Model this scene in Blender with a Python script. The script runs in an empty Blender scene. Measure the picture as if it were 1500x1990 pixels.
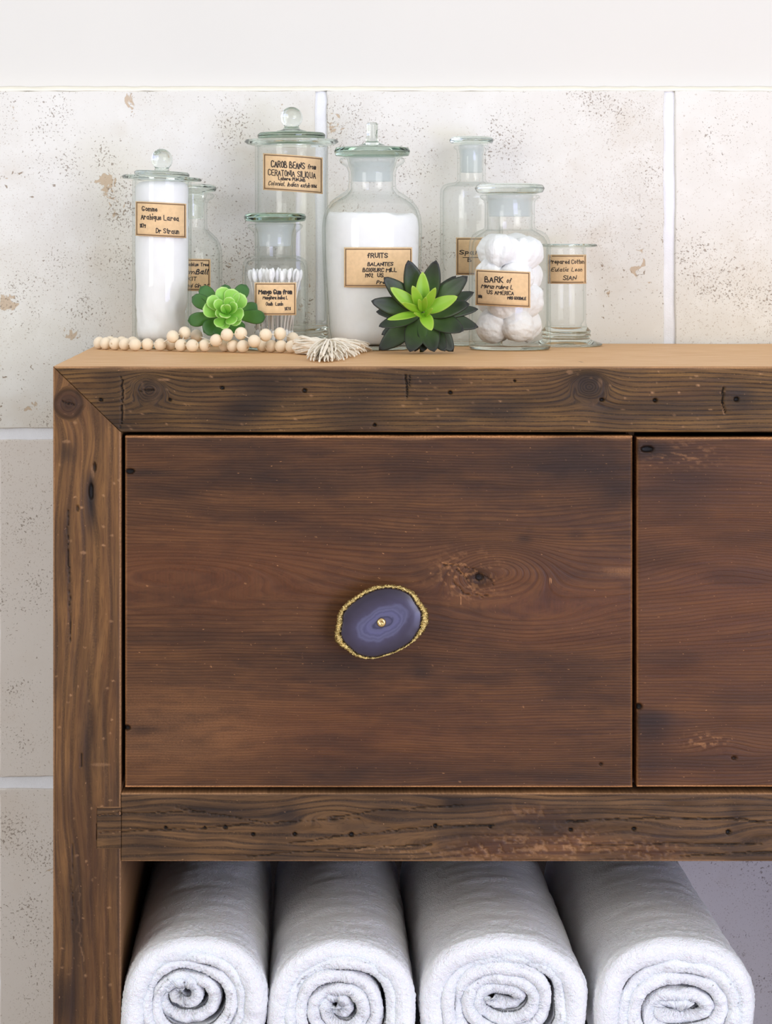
import bpy, bmesh, math, random
import numpy as np
from mathutils import Vector, Matrix, Quaternion

sc = bpy.context.scene
C = sc.collection
# ---------------------------------------------------------------- camera
DC = 2.02            # camera distance to the cabinet front (front plane is y = 0)
ZC = 0.9008          # camera height; cabinet top at 0.80
PX = 2400.0          # photo pixels per metre on the front plane
HX, HY = 600.0, 470.0   # where the optical axis meets the photo
TOP = 0.80
cam_d = bpy.data.cameras.new('camera')
cam = bpy.data.objects.new('camera', cam_d)
C.objects.link(cam)
cam.location = (0, -DC, ZC)
cam.rotation_euler = (math.pi/2, 0, 0)
cam_d.sensor_fit = 'HORIZONTAL'
cam_d.sensor_width = 36
cam_d.lens = 36*PX*DC/1500
cam_d.shift_x = (750-HX)/1500
cam_d.shift_y = -(995-HY)/1500
cam_d.clip_start = 0.05
sc.camera = cam
# ---------------------------------------------------------------- world, lights, exposure
w = bpy.data.worlds.new('world'); sc.world = w
w.use_nodes = True
w.node_tree.nodes['Background'].inputs[0].default_value = (0.88, 0.92, 1.0, 1)
w.node_tree.nodes['Background'].inputs[1].default_value = 0.66

def area(name, loc, target, sx, sy, power, col):
    l = bpy.data.lights.new(name, 'AREA'); l.shape = 'RECTANGLE'
    l.size = sx; l.size_y = sy; l.energy = power; l.color = col
    o = bpy.data.objects.new(name, l); C.objects.link(o)
    o.location = loc
    o.rotation_euler = (Vector(target)-Vector(loc)).to_track_quat('-Z', 'Y').to_euler()
    return o
area('skylight', (0.30, -0.35, 2.05), (0.15, 0.42, 0.85), 1.6, 0.7, 3.6, (1.0, 0.955, 0.88))
area('window_daylight', (1.9, -2.5, 1.35), (0.1, 0.1, 0.55), 2.0, 1.7, 50, (1.0, 0.98, 0.955))
area('second_window_daylight', (-2.0, -2.0, 1.25), (0.0, 0.3, 0.5), 1.0, 1.4, 27, (1.0, 0.97, 0.94))
area('low_blue_fill', (1.3, -2.5, 0.40), (0.10, 0.2, 0.10), 1.1, 0.7, 25, (0.52, 0.55, 1.0))  # added fill with no seen source: cools and brightens towels and open shelf
sc.view_settings.view_transform = 'Standard'
sc.view_settings.look = 'None'
sc.view_settings.gamma = 1
sc.view_settings.use_curve_mapping = False
sc.view_settings.exposure = 0.0
sc.cycles.use_denoising = True
sc.cycles.max_bounces = 16
sc.cycles.transmission_bounces = 16
sc.cycles.transparent_max_bounces = 16
sc.cycles.glossy_bounces = 6

# ---------------------------------------------------------------- helpers
def sdep(y): return DC/(DC+y)                 # scale of depth y against the front plane
def X_(px, y=0.0): return (px-HX)/PX/sdep(y)
def Z_(py, y=0.0): return ZC + (HY-py)/PX/sdep(y)
def U_(y): return 1/PX/sdep(y)                # metres per photo pixel at depth y
def tab(y): return HY + (ZC-TOP)*PX*sdep(y)   # photo row of the table top at depth y

def tag(o, label=None, cat=None, group=None, kind=None):
    if label: o['label'] = label
    if cat: o['category'] = cat
    if group: o['group'] = group
    if kind: o['kind'] = kind
    return o
def empty(name, loc):
    o = bpy.data.objects.new(name, None); C.objects.link(o)
    o.location = loc; o.empty_display_size = 0.02
    return o
def link(name, me, mat=None, parent=None, loc=None):
    o = bpy.data.objects.new(name, me); C.objects.link(o)
    if mat is not None and len(me.materials) == 0: me.materials.append(mat)
    if parent is not None: o.parent = parent
    if loc is not None: o.location = loc
    return o
def pydata(name, v, f, smooth=True):
    me = bpy.data.meshes.new(name)
    me.from_pydata([tuple(map(float, p)) for p in v], [], f)
    if smooth: me.polygons.foreach_set('use_smooth', [True]*len(me.polygons))
    me.update()
    return me
def fix_normals(me):
    bm = bmesh.new(); bm.from_mesh(me)
    bmesh.ops.recalc_face_normals(bm, faces=bm.faces); bm.to_mesh(me); bm.free()
def attr(me, name, arr):
    a = me.attributes.new(name, 'FLOAT', 'POINT')
    a.data.foreach_set('value', np.asarray(arr, dtype=np.float32))
def parent_keep(o, p):
    o.location = Vector(o.location)-Vector(p.location); o.parent = p

_tabs = {}
def vnoise(x, y, seed=0):
    if seed not in _tabs: _tabs[seed] = np.random.RandomState(seed+77).rand(256, 256)
    T = _tabs[seed]
    x = np.asarray(x, float); y = np.asarray(y, float)
    xi = np.floor(x).astype(int); yi = np.floor(y).astype(int)
    fx = x-xi; fy = y-yi
    fx = fx*fx*fx*(fx*(fx*6-15)+10); fy = fy*fy*fy*(fy*(fy*6-15)+10)
    a = T[xi & 255, yi & 255]; b = T[(xi+1) & 255, yi & 255]
    c = T[xi & 255, (yi+1) & 255]; d = T[(xi+1) & 255, (yi+1) & 255]
    return ((a*(1-fx)+b*fx)*(1-fy)+(c*(1-fx)+d*fx)*fy)*2-1
def fbm(x, y, seed=0, octv=4):
    s = 0; a = 1; t = 0
    for k in range(octv):
        s = s+a*vnoise(x*2**k+k*17.3, y*2**k+k*9.1, seed+k); t += a; a *= .5
    return s/t

# ---------------------------------------------------------------- node helpers
class NT:
    def __init__(s, name):
        s.m = bpy.data.materials.new(name); s.m.use_nodes = True
        s.t = s.m.node_tree; s.t.nodes.clear()
        s.out = s.t.nodes.new('ShaderNodeOutputMaterial')
    def n(s, typ, ins=None, **kw):
        nd = s.t.nodes.new(typ)
        for k, v in kw.items(): setattr(nd, k, v)
        for k, v in (ins or {}).items(): s.set(nd.inputs[k], v)
        return nd
    def set(s, sock, v):
        if isinstance(v, bpy.types.NodeSocket): s.t.links.new(v, sock)
        elif isinstance(v, bpy.types.Node): s.t.links.new(v.outputs[0], sock)
        else: sock.default_value = v
    def math(s, op, a, b=None, c=None, clamp=False):
        nd = s.t.nodes.new('ShaderNodeMath'); nd.operation = op; nd.use_clamp = clamp
        s.set(nd.inputs[0], a)
        if b is not None: s.set(nd.inputs[1], b)
        if c is not None: s.set(nd.inputs[2], c)
        return nd.outputs[0]
    def at(s, name):
        nd = s.t.nodes.new('ShaderNodeAttribute'); nd.attribute_name = name
        return nd.outputs['Fac']
    def xyz(s, a, b, c=0.0):
        nd = s.t.nodes.new('ShaderNodeCombineXYZ')
        s.set(nd.inputs[0], a); s.set(nd.inputs[1], b); s.set(nd.inputs[2], c)
        return nd.outputs[0]
    def noise(s, vec, scale, detail=3, rough=0.5, dist=0.0):
        nd = s.n('ShaderNodeTexNoise', {'Scale': scale, 'Detail': detail, 'Roughness': rough, 'Distortion': dist})
        if vec is not None: s.set(nd.inputs['Vector'], vec)
        return nd.outputs['Fac']
    def mr(s, v, a, b, c=0.0, d=1.0, smooth=True):
        nd = s.n('ShaderNodeMapRange'); nd.clamp = True
        if smooth: nd.interpolation_type = 'SMOOTHSTEP'
        s.set(nd.inputs[0], v)
        for i, q in enumerate((a, b, c, d)): s.set(nd.inputs[i+1], q)
        return nd.outputs[0]
    def mix(s, f, a, b, mode='MIX'):
        nd = s.t.nodes.new('ShaderNodeMix'); nd.data_type = 'RGBA'; nd.blend_type = mode
        s.set(nd.inputs[0], f); s.set(nd.inputs[6], a); s.set(nd.inputs[7], b)
        return nd.outputs[2]
    def bump(s, h, strength=0.3, dist=0.001, normal=None):
        nd = s.n('ShaderNodeBump', {'Strength': strength, 'Distance': dist, 'Height': h})
        if normal is not None: s.set(nd.inputs['Normal'], normal)
        return nd.outputs[0]
    def bsdf(s, **kw):
        nd = s.t.nodes.new('ShaderNodeBsdfPrincipled')
        for k, v in kw.items():
            s.set(nd.inputs[k.replace('_', ' ')], v)
        s.t.links.new(nd.outputs[0], s.out.inputs[0])
        return nd
def rgb(r, g, b):
    f = lambda c: (c/255/12.92 if c/255 <= .04045 else ((c/255+.055)/1.055)**2.4)
    return (f(r), f(g), f(b), 1)
def obj_coord(t): return t.n('ShaderNodeTexCoord').outputs['Object']

def mat_plain(name, col, rough=0.6, spec=0.5, metal=0.0, var=0.06, scale=40, bump=0.0, bscale=400, bdist=0.0005, **kw):
    t = NT(name); co = obj_coord(t)
    nz = t.noise(co, scale, 4)
    f = t.mr(nz, 0.3, 0.7, 1-var, 1+var, False)
    c = t.mix(1.0, col, t.n('ShaderNodeCombineColor', {0: f, 1: f, 2: f}).outputs[0], 'MULTIPLY')
    args = dict(Base_Color=c, Roughness=rough, Metallic=metal, Specular_IOR_Level=spec)
    args.update(kw)
    if bump: args['Normal'] = t.bump(t.noise(co, bscale, 3), bump, bdist)
    t.bsdf(**args)
    return t.m

# wood: the grain field "phi" and "along" are per-vertex, in photo pixels of the front plane
def mat_wood(name, cl, cm, cd, pale, ring=11.0, ringc=0.5, seed=0.0, top=None, gloss=0.5, wave=7.0):
    t = NT(name)
    phi, al = t.at('phi'), t.at('along')
    dark, crk, lite, topn, red = t.at('dark'), t.at('crk'), t.at('lite'), t.at('topn'), t.at('red')
    n_low = t.noise(t.xyz(t.math('MULTIPLY', al, .004), t.math('MULTIPLY', phi, .02), seed), 1, 4)
    n_str = t.noise(t.xyz(t.math('MULTIPLY', al, .008), t.math('MULTIPLY', phi, .16), seed+3), 1, 5, .6)
    n_fib = t.noise(t.xyz(t.math('MULTIPLY', al, .05), t.math('MULTIPLY', phi, .9), seed+7), 1, 3, .6)
    n_spk = t.noise(t.xyz(t.math('MULTIPLY', al, .25), t.math('MULTIPLY', phi, .3), seed+9), 1, 4, .6)
    ph2 = t.math('ADD', t.math('MULTIPLY', phi, 2*math.pi/ring), t.math('MULTIPLY', n_low, wave))
    sn = t.math('SINE', ph2)
    line = t.mr(sn, 0.1, 1.0)                       # narrow dark late-wood lines
    base = t.mix(t.mr(n_str, .3, .7), cm, cl)
    base = t.mix(t.mr(n_low, .35, .75, 0, .55), base, cd)
    amp = t.mr(n_spk, .2, .7, .35, 1.0)
    base = t.mix(t.math('MULTIPLY', t.math('MULTIPLY', line, amp), ringc), base, cd)
    base = t.mix(t.mr(n_fib, .5, .72, 0, .45), base, cd)
    base = t.mix(t.math('MULTIPLY', red, t.mr(n_spk, .2, .8, .4, 1.0)), base, rgb(106, 60, 33))
    if top is not None:
        tc = t.mix(t.mr(n_str, .3, .7), top[0], top[1])
        tc = t.mix(t.math('MULTIPLY', line, .22), tc, top[2])
        base = t.mix(topn, base, tc)
    base = t.mix(t.math('MULTIPLY', lite, t.mr(n_spk, .3, .7, .45, 1.0)), base, pale)
    dk2 = t.math('SUBTRACT', 1.0, t.math('POWER', t.math('SUBTRACT', 1.0, dark, clamp=True), 1.9))
    base = t.mix(t.math('MULTIPLY', dk2, t.mr(n_str, .2, .8, .7, 1.0)), base, rgb(24, 18, 17))
    scr = t.mr(t.noise(t.xyz(t.math('MULTIPLY', al, .12), t.math('MULTIPLY', phi, .22), seed+21), 1, 2), .71, .76, 0, .4)
    base = t.mix(scr, base, pale)
    base = t.mix(crk, base, rgb(12, 9, 8))
    h = t.math('ADD', t.math('MULTIPLY', line, -.5), t.math('MULTIPLY', n_fib, -.5))
    h = t.math('SUBTRACT', h, t.math('MULTIPLY', crk, 2.0))
    rough = t.mr(n_str, .2, .8, gloss-.08, gloss+.12)
    t.bsdf(Base_Color=base, Roughness=rough, Specular_IOR_Level=.22, Normal=t.bump(h, .45, .0006))
    return t.m

PALE = rgb(176, 132, 92)
M = {}
M['beam'] = mat_wood('wood_beam', rgb(124, 90, 48), rgb(86, 60, 31), rgb(32, 21, 12), PALE, 8.5, .8, 1.0,
                     top=(rgb(226, 184, 134), rgb(205, 159, 110), rgb(166, 120, 76)), gloss=.5)
M['post'] = mat_wood('wood_post', rgb(130, 92, 52), rgb(98, 66, 37), rgb(48, 31, 18), PALE, 24, .6, 5.0, gloss=.5)
M['rail'] = mat_wood('wood_rail', rgb(112, 81, 49), rgb(82, 58, 35), rgb(34, 23, 15), PALE, 15, .75, 9.0, gloss=.5)
M['drawer'] = mat_wood('wood_drawer', rgb(101, 67, 37), rgb(74, 47, 26), rgb(34, 21, 13), rgb(208, 148, 96), 9.0, .55, 14.0, gloss=.45)
M['inner'] = mat_wood('wood_inner', rgb(110, 78, 50), rgb(90, 62, 40), rgb(55, 38, 28), PALE, 12, .5, 19.0)

# ---------------------------------------------------------------- planks
def gauss(U, V, u, v, a, b=None, rot=0.0):
    b = b or a
    du, dv = U-u, V-v
    if rot:
        c, s_ = math.cos(rot), math.sin(rot); du, dv = du*c+dv*s_, -du*s_+dv*c
    return np.exp(-(du/a)**2-(dv/b)**2)
def hole(U, V, u, v, a, b=None, rot=0.0, soft=.35):
    b = b or a
    du, dv = U-u, V-v
    if rot:
        c, s_ = math.cos(rot), math.sin(rot); du, dv = du*c+dv*s_, -du*s_+dv*c
    d = np.sqrt((du/a)**2+(dv/b)**2)
    return np.clip((1-d)/soft+.5, 0, 1)
def knot(phi, U, V, u, v, a, b, k, soft=.6, n=0):
    d = np.sqrt(((U-u)/a)**2+((V-v)/b)**2); d = d*(1+.10*vnoise(U/14, V/14, 990+n))
    m = np.clip((1.15-d)/soft, 0, 1); m = m*m*(3-2*m)
    return phi*(1-m)+(v+d*a*k)*m
def flecks(U, V, n, u0, u1, v0, v1, seed, r=1.6):
    rs = np.random.RandomState(seed); m = np.zeros_like(U)
    for i in range(n):
        m = np.maximum(m, hole(U, V, rs.uniform(u0, u1), rs.uniform(v0, v1), r*rs.uniform(.7, 2.2), r*rs.uniform(.6, 1.3), soft=.6)*rs.uniform(.4, .9))
    return m
def line_mark(U, V, pts, wd, wob=1.5, seed=0):
    m = np.zeros_like(U)
    for (u0, v0), (u1, v1) in zip(pts[:-1], pts[1:]):
        L = math.hypot(u1-u0, v1-v0); tx, ty = (u1-u0)/L, (v1-v0)/L
        tt = (U-u0)*tx+(V-v0)*ty
        dd = (U-u0)*-ty+(V-v0)*tx+wob*vnoise(tt/9, tt*0, seed)
        e = np.clip((wd*(.7+.4*vnoise(tt/26, tt*0+3, seed+1))-np.abs(dd))/.9+.5, 0, 1)
        m = np.maximum(m, e*((tt > 0) & (tt < L)))
    return m

def plank(name, axis, prof, s0, s1, ns, mat, paint, parent, closed_caps=True):
    """prof: list of (a,b,face) round the section; axis 'x': a=y,b=z ; axis 'z': a=x,b=y. s0,s1: functions of (a,b)."""
    prof = list(prof); N = len(prof)
    A = np.array([p[0] for p in prof]); B = np.array([p[1] for p in prof])
    F = [p[2] for p in prof]
    S0 = np.array([s0(a, b) for a, b in zip(A, B)]); S1 = np.array([s1(a, b) for a, b in zip(A, B)])
    tt = np.linspace(0, 1, ns)[:, None]
    S = S0[None]*(1-tt)+S1[None]*tt
    AA = np.broadcast_to(A, S.shape); BB = np.broadcast_to(B, S.shape)
    if axis == 'x': P = np.stack([S, AA, BB], -1)
    else: P = np.stack([AA, BB, S], -1)
    front = np.broadcast_to(np.array([f == 'f' for f in F]), S.shape).ravel()
    topm = np.broadcast_to(np.array([1.0 if f == 't' else 0.0 for f in F]), S.shape).ravel()
    P = P.reshape(-1, 3).copy()
    U = HX+P[:, 0]*PX; V = HY-(P[:, 2]-ZC)*PX; W = P[:, 1]*PX
    at = paint(U, V, W, front, topm)
    P[:, 1] += at.pop('dy', np.zeros(len(P)))/PX*front
    P[:, 2] += at.pop('dz', np.zeros(len(P)))/PX
    idx = np.arange(ns*N).reshape(ns, N)
    a = idx[:-1]; b = idx[1:]
    q = np.stack([a, np.roll(a, -1, 1), np.roll(b, -1, 1), b], -1).reshape(-1, 4)
    me = bpy.data.meshes.new(name)
    faces = q.tolist()+[list(idx[0][::-1]), list(idx[-1])]
    me.from_pydata(P.tolist(), [], faces)
    me.polygons.foreach_set('use_smooth', [True]*(len(faces)-2)+[False]*2)
    me.update(); fix_normals(me)
    for k in ('phi', 'along', 'dark', 'crk', 'lite', 'topn', 'red'):
        attr(me, k, at.get(k, np.zeros(len(P))))
    return link(name, me, mat, parent)

def section(u0, u1, v0, v1, step, rnd, depth, back_step=None, top_step=None):
    """section of a plank whose front face spans u (horizontal-in-section photo px) ... returns pts (front coordinate px, depth px, face)
       going: back/low side -> front -> other side. front coordinate runs v0..v1."""
    pts = []
    n = max(2, int(abs(v1-v0)/step))
    sgn = 1 if v1 > v0 else -1
    # side a (at v0) from back to front
    ts = top_step or depth
    k = max(2, int(depth/ts)+1)
    for d in np.linspace(depth, rnd, k): pts.append((v0, d, 'a'))
    for q in (22.5, 45, 67.5):
        r = math.radians(q); pts.append((v0+sgn*rnd*(1-math.cos(r)), rnd*(1-math.sin(r)), 'c'))
    for vv in np.linspace(v0+sgn*rnd, v1-sgn*rnd, n): pts.append((vv, 0.0, 'f'))
    for q in (67.5, 45, 22.5):
        r = math.radians(q); pts.append((v1-sgn*rnd*(1-math.cos(r)), rnd*(1-math.sin(r)), 'c2'))
    for d in np.linspace(rnd, depth, 3): pts.append((v1, d, 'b'))
    return pts

def grain(V, U, seed, warp=6.0, lam=260.0):
    return V+warp*fbm(U/lam, V/90.0, seed, 3)

cabinet = empty('vanity_cabinet', (X_(1000), 0.22, 0))
tag(cabinet, 'reclaimed dark wood vanity cabinet with mitred frame, drawers above an open towel shelf', 'cabinet')
DEP = 0.45
RX = 2350.0       # outer right edge of the cabinet, outside the frame

# --- top beam / top panel
def paint_beam(U, V, W, front, topm):
    acr = np.where(topm > 0, 712-W*.6, V)
    phi = grain(acr, U, 3, 7)
    for (u, v, a, b, h) in ((288, 758, 40, 30, 30), (1140, 752, 44, 32, 34), (640, 700, 120, 30, 14), (1700, 770, 40, 30, 40)):
        phi = phi+h*gauss(U, acr, u, v, a, b)*(1-topm)
    for (u, v, a, b) in ((290, 758, 34, 28), (1145, 752, 38, 30)): phi = np.where(topm > 0, phi, knot(phi, U, V, u, v, a, b, 1.5, .5, 1))
    phi = phi+topm*(30*gauss(U, acr, 330, 640, 160, 40)+25*gauss(U, acr, 900, 560, 240, 50))
    dark = .75*gauss(U, V, 470, 800, 70, 32, -.35)+.55*gauss(U, V, 520, 745, 80, 25)+.7*gauss(U, V, 290, 755, 28, 24)
    dark += .3*gauss(U, V, 215, 790, 40, 60)+.7*gauss(U, V, 1145, 750, 34, 26)+.4*gauss(U, V, 700, 775, 70, 50)
    dark += .4*gauss(U, V, 1290, 800, 90, 18)+.45*gauss(U, V, 1440, 778, 26, 24)+.35*gauss(U, V, 820, 740, 60, 16)+.3*gauss(U, V, 960, 800, 90, 25)
    dark += .25*np.clip(fbm(U/120, V/40, 31, 3)*2, 0, 1)
    dark = dark*(1-topm)
    crk = np.zeros_like(U)
    for (u, v, r) in ((196, 777, 3.4), (330, 777, 3.0), (432, 754, 3.6), (592, 759, 3.8), (875, 763, 3.6), (728, 826, 3.0),
                      (1000, 740, 2.6), (1170, 777, 3.6), (1273, 778, 3.6), (1431, 776, 4.2), (1620, 770, 4), (1900, 790, 4)):
        crk = np.maximum(crk, hole(U, V, u, v, r*1.15, r)*front)
    crk = np.maximum(crk, front*line_mark(U, V, [(237, 732), (238, 775), (235, 832)], 1.8, 2, 1))
    crk = np.maximum(crk, front*line_mark(U, V, [(789, 728), (792, 776)], 1.4, 1.6, 4))
    crk = np.maximum(crk, front*line_mark(U, V, [(797, 728), (797, 752)], 1.0, 1.6, 6))
    crk = np.maximum(crk, front*line_mark(U, V, [(1406, 752), (1403, 780), (1409, 804)], 1.7, 1.0, 8))
    crk = np.maximum(crk, .9*front*line_mark(U, V, [(270, 760), (300, 757)], 1.4, 1.4, 9))
    crk = np.maximum(crk, topm*line_mark(U, W, [(1148, 205), (1153, 150)], 2.2, .5, 3)*.8)
    lite = np.zeros_like(U)
    cor = ((~front) & (topm < .5) & (W < 12) & (V < 730)).astype(float)
    lite = np.maximum(lite, cor*.85)
    lite = np.maximum(lite, front*np.clip(1-(V-714)/(5+4*vnoise(U/60, U*0, 5)), 0, 1)*.75)
    lite = np.maximum(lite, front*.55*line_mark(U, V, [(240, 735), (241, 775), (239, 815)], 1.8, 2.5, 11))
    lite = np.maximum(lite, front*.6*line_mark(U, V, [(276, 742), (281, 765)], 1.6, 2, 12))
    lite = np.maximum(lite, front*.6*(hole(U, V, 1166, 744, 4, 9)+hole(U, V, 1107, 723, 6, 4)+hole(U, V, 318, 738, 12, 2.5)))
    lite = np.maximum(lite, front*.5*line_mark(U, V, [(1404, 784), (1408, 806)], 2.2, 1.0, 18))
    lite = np.maximum(lite, front*.3*hole(U, V, 300, 762, 12, 18, soft=.8))
    lite = np.maximum(lite, front*flecks(U, V, 60, 240, 1500, 722, 838, 92, 1.7))
    dy = crk*5+1.2*vnoise(U/70, V/18, 8)+dark*1.0-lite*.0
    dy = np.where(front, dy, 0)
    dz = np.where(topm > 0, .6*vnoise(U/200, W/90, 9), 0)
    red = .25*np.clip(fbm(U/150, V/50, 41, 3)+.1, 0, 1)
    tn = np.clip(topm+cor*.3, 0, 1)
    return dict(phi=phi, along=U, dark=np.clip(dark, 0, .95), crk=np.clip(crk, 0, 1), lite=lite, topn=tn, red=red, dy=dy, dz=dz)
sec = section(0, 0, 712, 840, 2.2, 4.0, DEP*PX, top_step=16)
prof = []
for (v, d, f) in sec:
    face = {'a': 't', 'c': 'c', 'f': 'f', 'c2': 'c2', 'b': 'b'}[f]
    prof.append((d/PX, Z_(v), face))
xm = lambda y, z: X_(103+(HY-(z-ZC)*PX-712)*(132/128.0)+.6+(9 if y > .40 else 0))
xr = lambda y, z: X_(RX-(HY-(z-ZC)*PX-712)*(132/128.0)-.6)
plank('top_panel', 'x', prof, xm, xr, 900, M['beam'], paint_beam, cabinet)

# --- left post (side panel)
def paint_post(U, V, W, front, topm):
    phi = U+7*fbm(V/260, U/60, 52, 3)+6*np.sin(V/180)
    for (u, v, a, b, h) in ((133, 786, 30, 40, 22), (176, 955, 18, 60, 16), (145, 1500, 30, 190, 18), (215, 1240, 26, 140, -12)):
        phi = phi+h*gauss(U, V, u, v, a, b)
    phi = knot(phi, U, V, 133, 785, 28, 28, 3.0, .35, 2)
    dark = .42*hole(U, V, 133, 785, 27, 27, soft=.5)+.3*gauss(U, V, 133, 785, 14)+.3*np.exp(-((np.hypot(U-133, V-785)-27)/3.0)**2)+.95*gauss(U, V, 176, 955, 9, 34)+.5*gauss(U, V, 132, 880, 16, 22)
    dark += .5*gauss(U, V, 175, 1000, 12, 40)+.55*gauss(U, V, 148, 1780, 9, 120)+.6*gauss(U, V, 130, 1950, 24, 60)+.35*gauss(U, V, 165, 1450, 14, 120)
    dark += .2*np.clip(fbm(U/22, V/160, 55, 3)*2, 0, 1)
    dark += .22*gauss(U, V, 170, 1850, 60, 400)
    crk = .9*hole(U, V, 177, 955, 4, 16)+.85*hole(U, V, 184, 908, 2.6, 10)+.7*hole(U, V, 151, 988, 3, 6)
    crk = np.maximum(crk, .8*line_mark(U, V, [(131, 990), (133, 1100), (138, 1250)], 1.0, 2, 61))
    crk = np.maximum(crk, .8*line_mark(U, V, [(157, 1465), (158, 1492)], 1.6, 1, 63))
    crk = np.maximum(crk, .6*line_mark(U, V, [(140, 1640), (141, 1800)], .9, 2, 64))
    crk = np.maximum(crk, .8*line_mark(U, V, [(120, 780), (146, 788)], 1.2, 1, 65))
    crk = np.maximum(crk, .9*line_mark(U, V, [(188, 1600), (188, 1632)], 1.6, .6, 66))
    crk = crk*front
    lite = front*(.6*hole(U, V, 129, 858, 8, 3)+.5*hole(U, V, 162, 1074, 6, 3)+.5*hole(U, V, 180, 918, 3.5, 14)+.4*hole(U, V, 146, 821, 4, 3))
    lite = np.maximum(lite, front*.5*line_mark(U, V, [(151, 1720), (150, 1800), (160, 1870)], 1.5, 5, 71))
    lite = np.maximum(lite, front*.45*hole(U, V, 195, 1486, 18, 3))
    lite = np.maximum(lite, .75*((~front) & (W < 12)))
    lite = np.maximum(lite, front*np.clip(1-(235-U)/4.0, 0, 1)*.6)
    lite = np.maximum(lite, front*np.clip(1-(U-103)/3.5, 0, 1)*.5)
    red = .3*np.clip(fbm(U/30, V/200, 45, 3)+.1, 0, 1)
    red = np.maximum(red, .5*hole(U, V, 133, 785, 25, 25, soft=.5))
    lite = np.maximum(lite, front*flecks(U, V, 46, 108, 232, 850, 1950, 91, 2.0))
    dy = crk*5+1.0*vnoise(U/25, V/90, 82)+.8*dark
    return dict(phi=phi, along=V, dark=np.clip(dark, 0, .95), crk=np.clip(crk, 0, 1), lite=np.clip(lite, 0, 1), red=red, dy=dy)
sec = section(0, 0, 103, 235, 2.2, 3.5, DEP*PX, top_step=120)
prof = [(X_(v), d/PX, f) for (v, d, f) in sec]
zm = lambda x, y: Z_(712+(HX+x*PX-103)*(128/132.0)+.6)
plank('side_panel', 'z', prof, lambda x, y: 0.0, zm, 700, M['post'], paint_post, cabinet)
def paint_post2(U, V, W, front, topm):
    phi = U+7*fbm(V/260, U/60, 57, 3)
    z = np.zeros_like(U)
    return dict(phi=phi, along=V, dark=.2*np.clip(fbm(U/22, V/160, 58, 3)*2, 0, 1), lite=.7*((~front) & (W < 12)), dy=vnoise(U/25, V/90, 83))
prof = [(X_(RX-235+103+ (235-v) if False else RX-132+(v-103)), d/PX, f) for (v, d, f) in section(0, 0, 103, 235, 12, 3.5, DEP*PX, top_step=120)]
plank('side_panel', 'z', prof, lambda x, y: 0.0, lambda x, y: Z_(712+(RX-(HX+x*PX))*(128/132.0)+.6), 60, M['post'], paint_post2, cabinet)

# --- middle rail with its shelf board behind, and tenon let into the post
HOL = ((233, 1581, 3.6), (322, 1609, 3.4), (398, 1609, 3.0), (438, 1608, 4.4), (492, 1622, 3.8), (573, 1621, 3.8), (683, 1622, 4.8),
       (846, 1605, 4.2), (1109, 1613, 4.0), (1232, 1611, 4.2), (1415, 1617, 4.6), (953, 1606, 3.4), (1650, 1612, 4), (1900, 1618, 4))
def paint_rail(U, V, W, front, topm):
    phi = grain(V, U, 103, 16, 230)
    for (u, v, a, b, h) in ((640, 1585, 90, 22, 26), (780, 1650, 180, 18, -16), (1180, 1590, 240, 22, 16), (340, 1560, 90, 20, 12), (1500, 1610, 90, 40, 20)):
        phi = phi+h*gauss(U, V, u, v, a, b)
    dark = .5*gauss(U, V, 430, 1575, 90, 16)+.5*gauss(U, V, 560, 1585, 26, 26)+.35*gauss(U, V, 1430, 1590, 18, 30)+.4*gauss(U, V, 880, 1565, 26, 22)
    dark += .25*np.clip(fbm(U/90, V/26, 131, 3)*2, 0, 1)+.3*gauss(U, V, 1060, 1610, 160, 14)
    crk = np.zeros_like(U)
    for (u, v, r) in HOL: crk = np.maximum(crk, hole(U, V, u, v, r, r*.95))
    for k, (pts, wd) in enumerate(((((190, 1585), (235, 1581), (400, 1578)), 1.0), (((194, 1618), (400, 1610), (500, 1600)), 1.1),
                     (((690, 1622), (846, 1606), (960, 1604)), 1.0), (((480, 1665), (660, 1650), (840, 1641)), 1.5), (((560, 1640), (680, 1622)), 1.2),
                     (((1100, 1597), (1260, 1590), (1440, 1592), (1510, 1602)), 1.3), (((1120, 1645), (1300, 1640), (1480, 1641)), 1.0),
                     (((340, 1570), (520, 1600), (700, 1590)), .8), (((1320, 1665), (1500, 1655)), 1.2), (((640, 1590), (740, 1575), (900, 1566)), 1.0))):
        crk = np.maximum(crk, .8*line_mark(U, V, list(pts), wd*.95, 1.3, 140+k))
    fl = np.clip(gauss(U, V, 960, 1650, 80, 24)+gauss(U, V, 1100, 1640, 90, 28)+gauss(U, V, 1260, 1655, 60, 20)+.6*gauss(U, V, 1030, 1580, 60, 16), 0, 1)
    chips = np.clip((fbm(U/9, V/6, 150, 3)-.12)*6, 0, 1)*fl
    chips = np.maximum(chips, .8*np.clip((fbm(U/5, V/5, 151, 2)-.3)*6, 0, 1)*gauss(U, V, 810, 1660, 70, 12))
    red = np.clip(.6*fl, 0, .6)
    lite = .5*chips*front
    lite = np.maximum(lite, .5*line_mark(U, V, [(690, 1651), (800, 1644)], 1.6, 2, 161)*front)
    lite = np.maximum(lite, .65*((~front) & (W < 12)))
    lite = np.maximum(lite, front*np.clip(1-(V-1541)/5.0, 0, 1)*.55)
    dy = crk*front*5+2.2*chips*front+1.0*vnoise(U/60, V/16, 183)+.7*dark
    return dict(phi=phi, along=U, dark=np.clip(dark, 0, .9), crk=np.clip(crk*front, 0, 1), lite=np.clip(lite, 0, 1), red=red, dy=dy)
sec = section(0, 0, 1541, 1674, 2.2, 3.0, DEP*PX-6, top_step=300)
plank('rail', 'x', [(d/PX, Z_(v), f) for (v, d, f) in sec], lambda y, z: X_(235.5), lambda y, z: X_(RX-132), 820, M['rail'], paint_rail, cabinet)
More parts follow.
